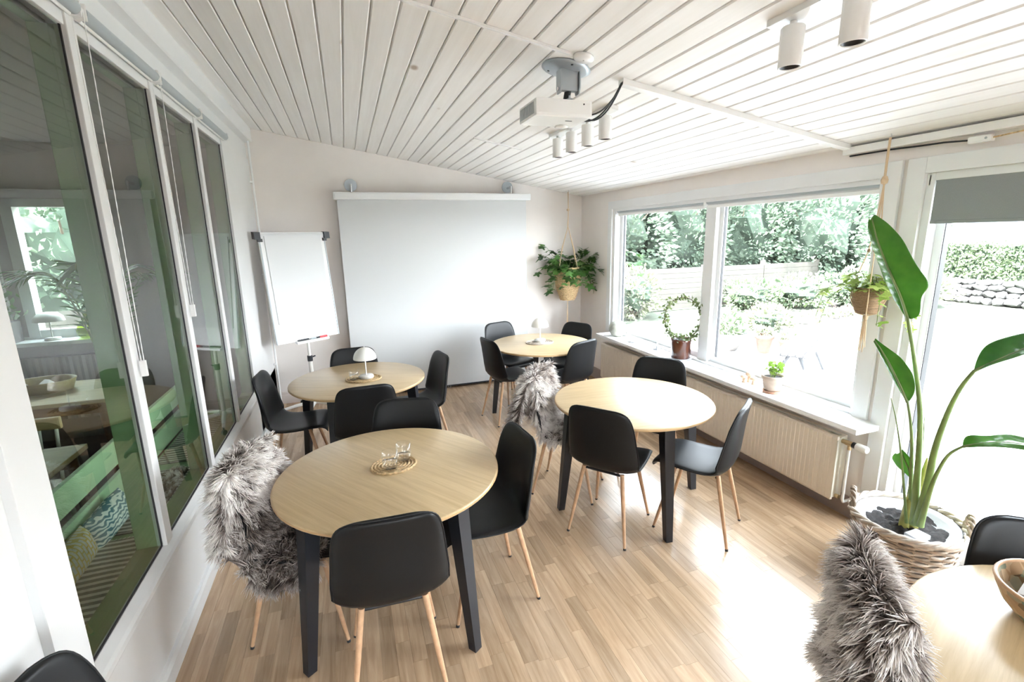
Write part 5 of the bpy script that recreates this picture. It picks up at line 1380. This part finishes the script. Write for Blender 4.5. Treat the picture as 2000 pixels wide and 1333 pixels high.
# tall evergreen hedge closing the garden behind the trees
t = thing('evergreen_hedge', 'tall dark hedge closing the garden behind the trees', 'hedge', (10, 15.2, GZ))
_r = np.random.default_rng(8); n = 9000
pts = np.c_[_r.uniform(-9, 9, n), _r.uniform(-.75, -.35, n), _r.uniform(0, 4.6, n)]
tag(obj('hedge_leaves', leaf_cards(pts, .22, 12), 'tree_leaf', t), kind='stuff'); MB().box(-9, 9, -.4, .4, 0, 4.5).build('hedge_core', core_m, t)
t = thing('clipped_hedge', 'clipped green hedge on top of the stone wall', 'hedge', (16.35, 4.0, GZ + .6))
n = 9000; pts = np.c_[_r.uniform(-.36, -.22, n), _r.uniform(-1, 8.2, n), _r.uniform(0, .98, n)]
p2 = np.c_[_r.uniform(-.3, .5, 3500), _r.uniform(-1, 8.2, 3500), _r.uniform(.9, 1.02, 3500)]
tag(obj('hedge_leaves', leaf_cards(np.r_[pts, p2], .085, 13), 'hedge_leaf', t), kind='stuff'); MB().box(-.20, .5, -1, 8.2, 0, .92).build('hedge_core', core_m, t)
# wooden garden fence
t = thing('garden_fence', 'low fence of pale horizontal boards across the garden', 'fence', (5.0, 10.6, GZ))
bmx = MB().cbox(-1.0, 1.0, -.012, .012, 0, .128, .003).mesh('fence_board'); bmx.materials.append(M['fence_wood'])
for s in range(4):
    for k in range(8): obj('fence_board', bmx, None, t, (1.0 + 2.02 * s, 0, .04 + .134 * k))
for s in range(5): MB().cbox(-.05 + 2.02 * s, .05 + 2.02 * s, .014, .11, 0, 1.16 + .04 * (s % 2), .006).build('fence_post', 'fence_wood', t)
# shrubs
def shrub(x, y, r, rz, seed, label, mat='bed_leaf', n=900, size=.09, name='shrub'):
    t = thing(name, label, 'shrub', (x, y, GZ), 0, 'garden shrubs')
    for k in range(5): MB().tube([(0, 0, 0), (r * .5 * math.cos(k * 1.26), r * .5 * math.sin(k * 1.26), rz)], [.015, .006], 5).build('stem', 'bark', t)
    foliage(t, n, (0, 0, rz), (r, r, rz), size, seed, mat, .62)
shrub(6.5, 10.0, .62, .62, 21, 'round shrub before the fence at the left of the window', n=1300)
shrub(5.4, 9.9, .60, .75, 22, 'taller shrub by the frame at the left of the window', 'hedge_leaf', 1300)
shrub(9.9, 9.9, .75, .42, 23, 'low bushy shrub in the right half of the window, before the fence', 'hedge_leaf', 1200)
shrub(11.2, 9.6, .8, .45, 24, 'low spreading shrub beneath the broad tree', 'hedge_leaf', 1200)
shrub(12.6, 9.0, .9, .50, 25, 'wide shrub beneath the dense tree', 'hedge_leaf', 1200)
shrub(13.9, 8.6, .9, .45, 26, 'pale shrub near the end of the stone wall', 'bed_leaf', 1200)
shrub(8.1, 7.55, .42, .26, 27, 'variegated low shrub at the edge of the lawn', 'bed_leaf', 700, .075)
# flower bed
t = thing('flower_bed', 'long low flower bed with pinkish plants in the lawn', 'flower bed', (10.6, 7.9, GZ))
MB().lathe([(0, .06), (.9, .05), (1.0, 0)], 28, sx=1.25, sy=.45).build('bed_soil', 'earth', t)
_c = np.c_[_r.normal(0, .55, 500), _r.normal(0, .18, 500), .08 + _r.random(500) * .16]
tag(obj('bed_plants', leaf_cards(_c, .08, 41), 'bed_leaf', t), kind='stuff')
plain('flower_pink', (.55, .25, .30), .8)
_c = np.c_[_r.normal(.3, .4, 160), _r.normal(0, .15, 160), .18 + _r.random(160) * .08]
tag(obj('bed_flowers', leaf_cards(_c, .05, 42), 'flower_pink', t), kind='stuff')
# pots on the paving
t = thing('garden_planter', 'wide pale planter with a green plant on the paving', 'planter', (6.05, 6.45, GZ + .03))
MB().lathe([(0, 0), (.16, 0), (.30, .26), (.33, .30), (.30, .31), (.27, .27), (0, .26)], 30).build('pot', 'garden_stoneware', t)
tag(obj('leaves', leaf_cards(shell_points(420, (0, 0, .44), (.26, .26, .20), 51), .09, 51), 'hedge_leaf', t), kind='stuff')
for k, (x, y, s, lb) in enumerate(((6.42, 6.02, 1.0, 'tapered terracotta pot standing on the paving outside'), (6.58, 5.72, .9, 'second terracotta pot on the paving, nearer the garden bench'))):
    t = thing('terracotta_pot', lb, 'pot', (x, y, GZ + .03), 0, 'terracotta pots on the paving')
    MB().lathe([(0, 0), (.085 * s, 0), (.13 * s, .25 * s), (.145 * s, .25 * s), (.15 * s, .31 * s), (.13 * s, .31 * s), (.12 * s, .27 * s), (0, .26 * s)], 26).build('pot', 'garden_clay', t)
    tag(obj('leaves', leaf_cards(shell_points(120, (0, 0, .36 * s), (.13, .13, .08), 60 + k), .06, 60 + k), 'bed_leaf', t), kind='stuff')
# slatted garden bench
t = thing('garden_bench', 'weathered slatted garden bench on splayed legs outside the window', 'bench', (5.85, 4.85, GZ + .03), .55)
for k in range(5): MB().cbox(-.65, .65, -.20 + .085 * k, -.125 + .085 * k, .40, .425, .004).build('slat', 'weathered_wood', t)
for e in (-.5, .5):
    for s in (-1, 1): MB().tube([(e, s * .05, .40), (e, s * .24, 0)], .026, 6).build('leg', 'weathered_wood', t)
    MB().cbox(e - .025, e + .025, -.17, .17, .36, .40, .004).build('bearer', 'weathered_wood', t)
# neighbouring house beyond the hedge
t = thing('white_house', 'white house beyond the clipped hedge, seen under the door blind', 'house', (23.5, 11.0, GZ))
MB().box(0, 6, -5, 5, 0, 3.4).build('house_wall', 'house_white', t)
for (y0, y1) in ((-2.2, -.9), (.2, 1.8)):
    f = MB().box(-.05, .0, y0 - .08, y1 + .08, 1.35, 2.75).build('window', 'white_gloss', t); MB().box(-.06, -.045, y0, y1, 1.43, 2.67).build('pane', 'dark_window', f)
MB().cbox(-.07, -.0, -5, 5, 3.3, 3.42).build('gutter', 'tube_grey', t)
b = MB(); b.prism([(-.5, 3.4), (6.5, 3.4), (3, 5.6)], -5.3, 5.3, axis=1); b.build('roof', 'roof_dark', t)
# trees outside the cafe window
tree(-4.4, 10.2, 1.7, 2.2, 2.2, 71, 'tree seen through the left cafe window', 5000, .15, 'trees outside the cafe window')
tree(-2.6, 11.4, 1.8, 2.3, 2.3, 72, 'tree with a pale branch seen through the right cafe window', 5500, .15, 'trees outside the cafe window')
tree(-6.4, 11.0, 1.8, 2.3, 2.3, 73, 'outermost tree outside the cafe window', 2400, .2, 'trees outside the cafe window')
b = MB(); 
for k in range(5): b.cbox(-7, 1, 8.6, 8.64, GZ + .05 + .22 * k, GZ + .24 + .22 * k, .004)
t = thing('board_fence', 'board fence outside the cafe window', 'fence', (-3, 8.62, GZ))
cb = MB().cbox(-4, 4, -.012, .012, 0, .20, .003).mesh('fence_board'); cb.materials.append(M['fence_wood'])
for k in range(5): obj('fence_board', cb, None, t, (0, 0, .04 + .21 * k))
for k in range(5): MB().cbox(-4.05 + 2 * k, -3.95 + 2 * k, .014, .1, 0, 1.15).build('fence_post', 'fence_wood', t)
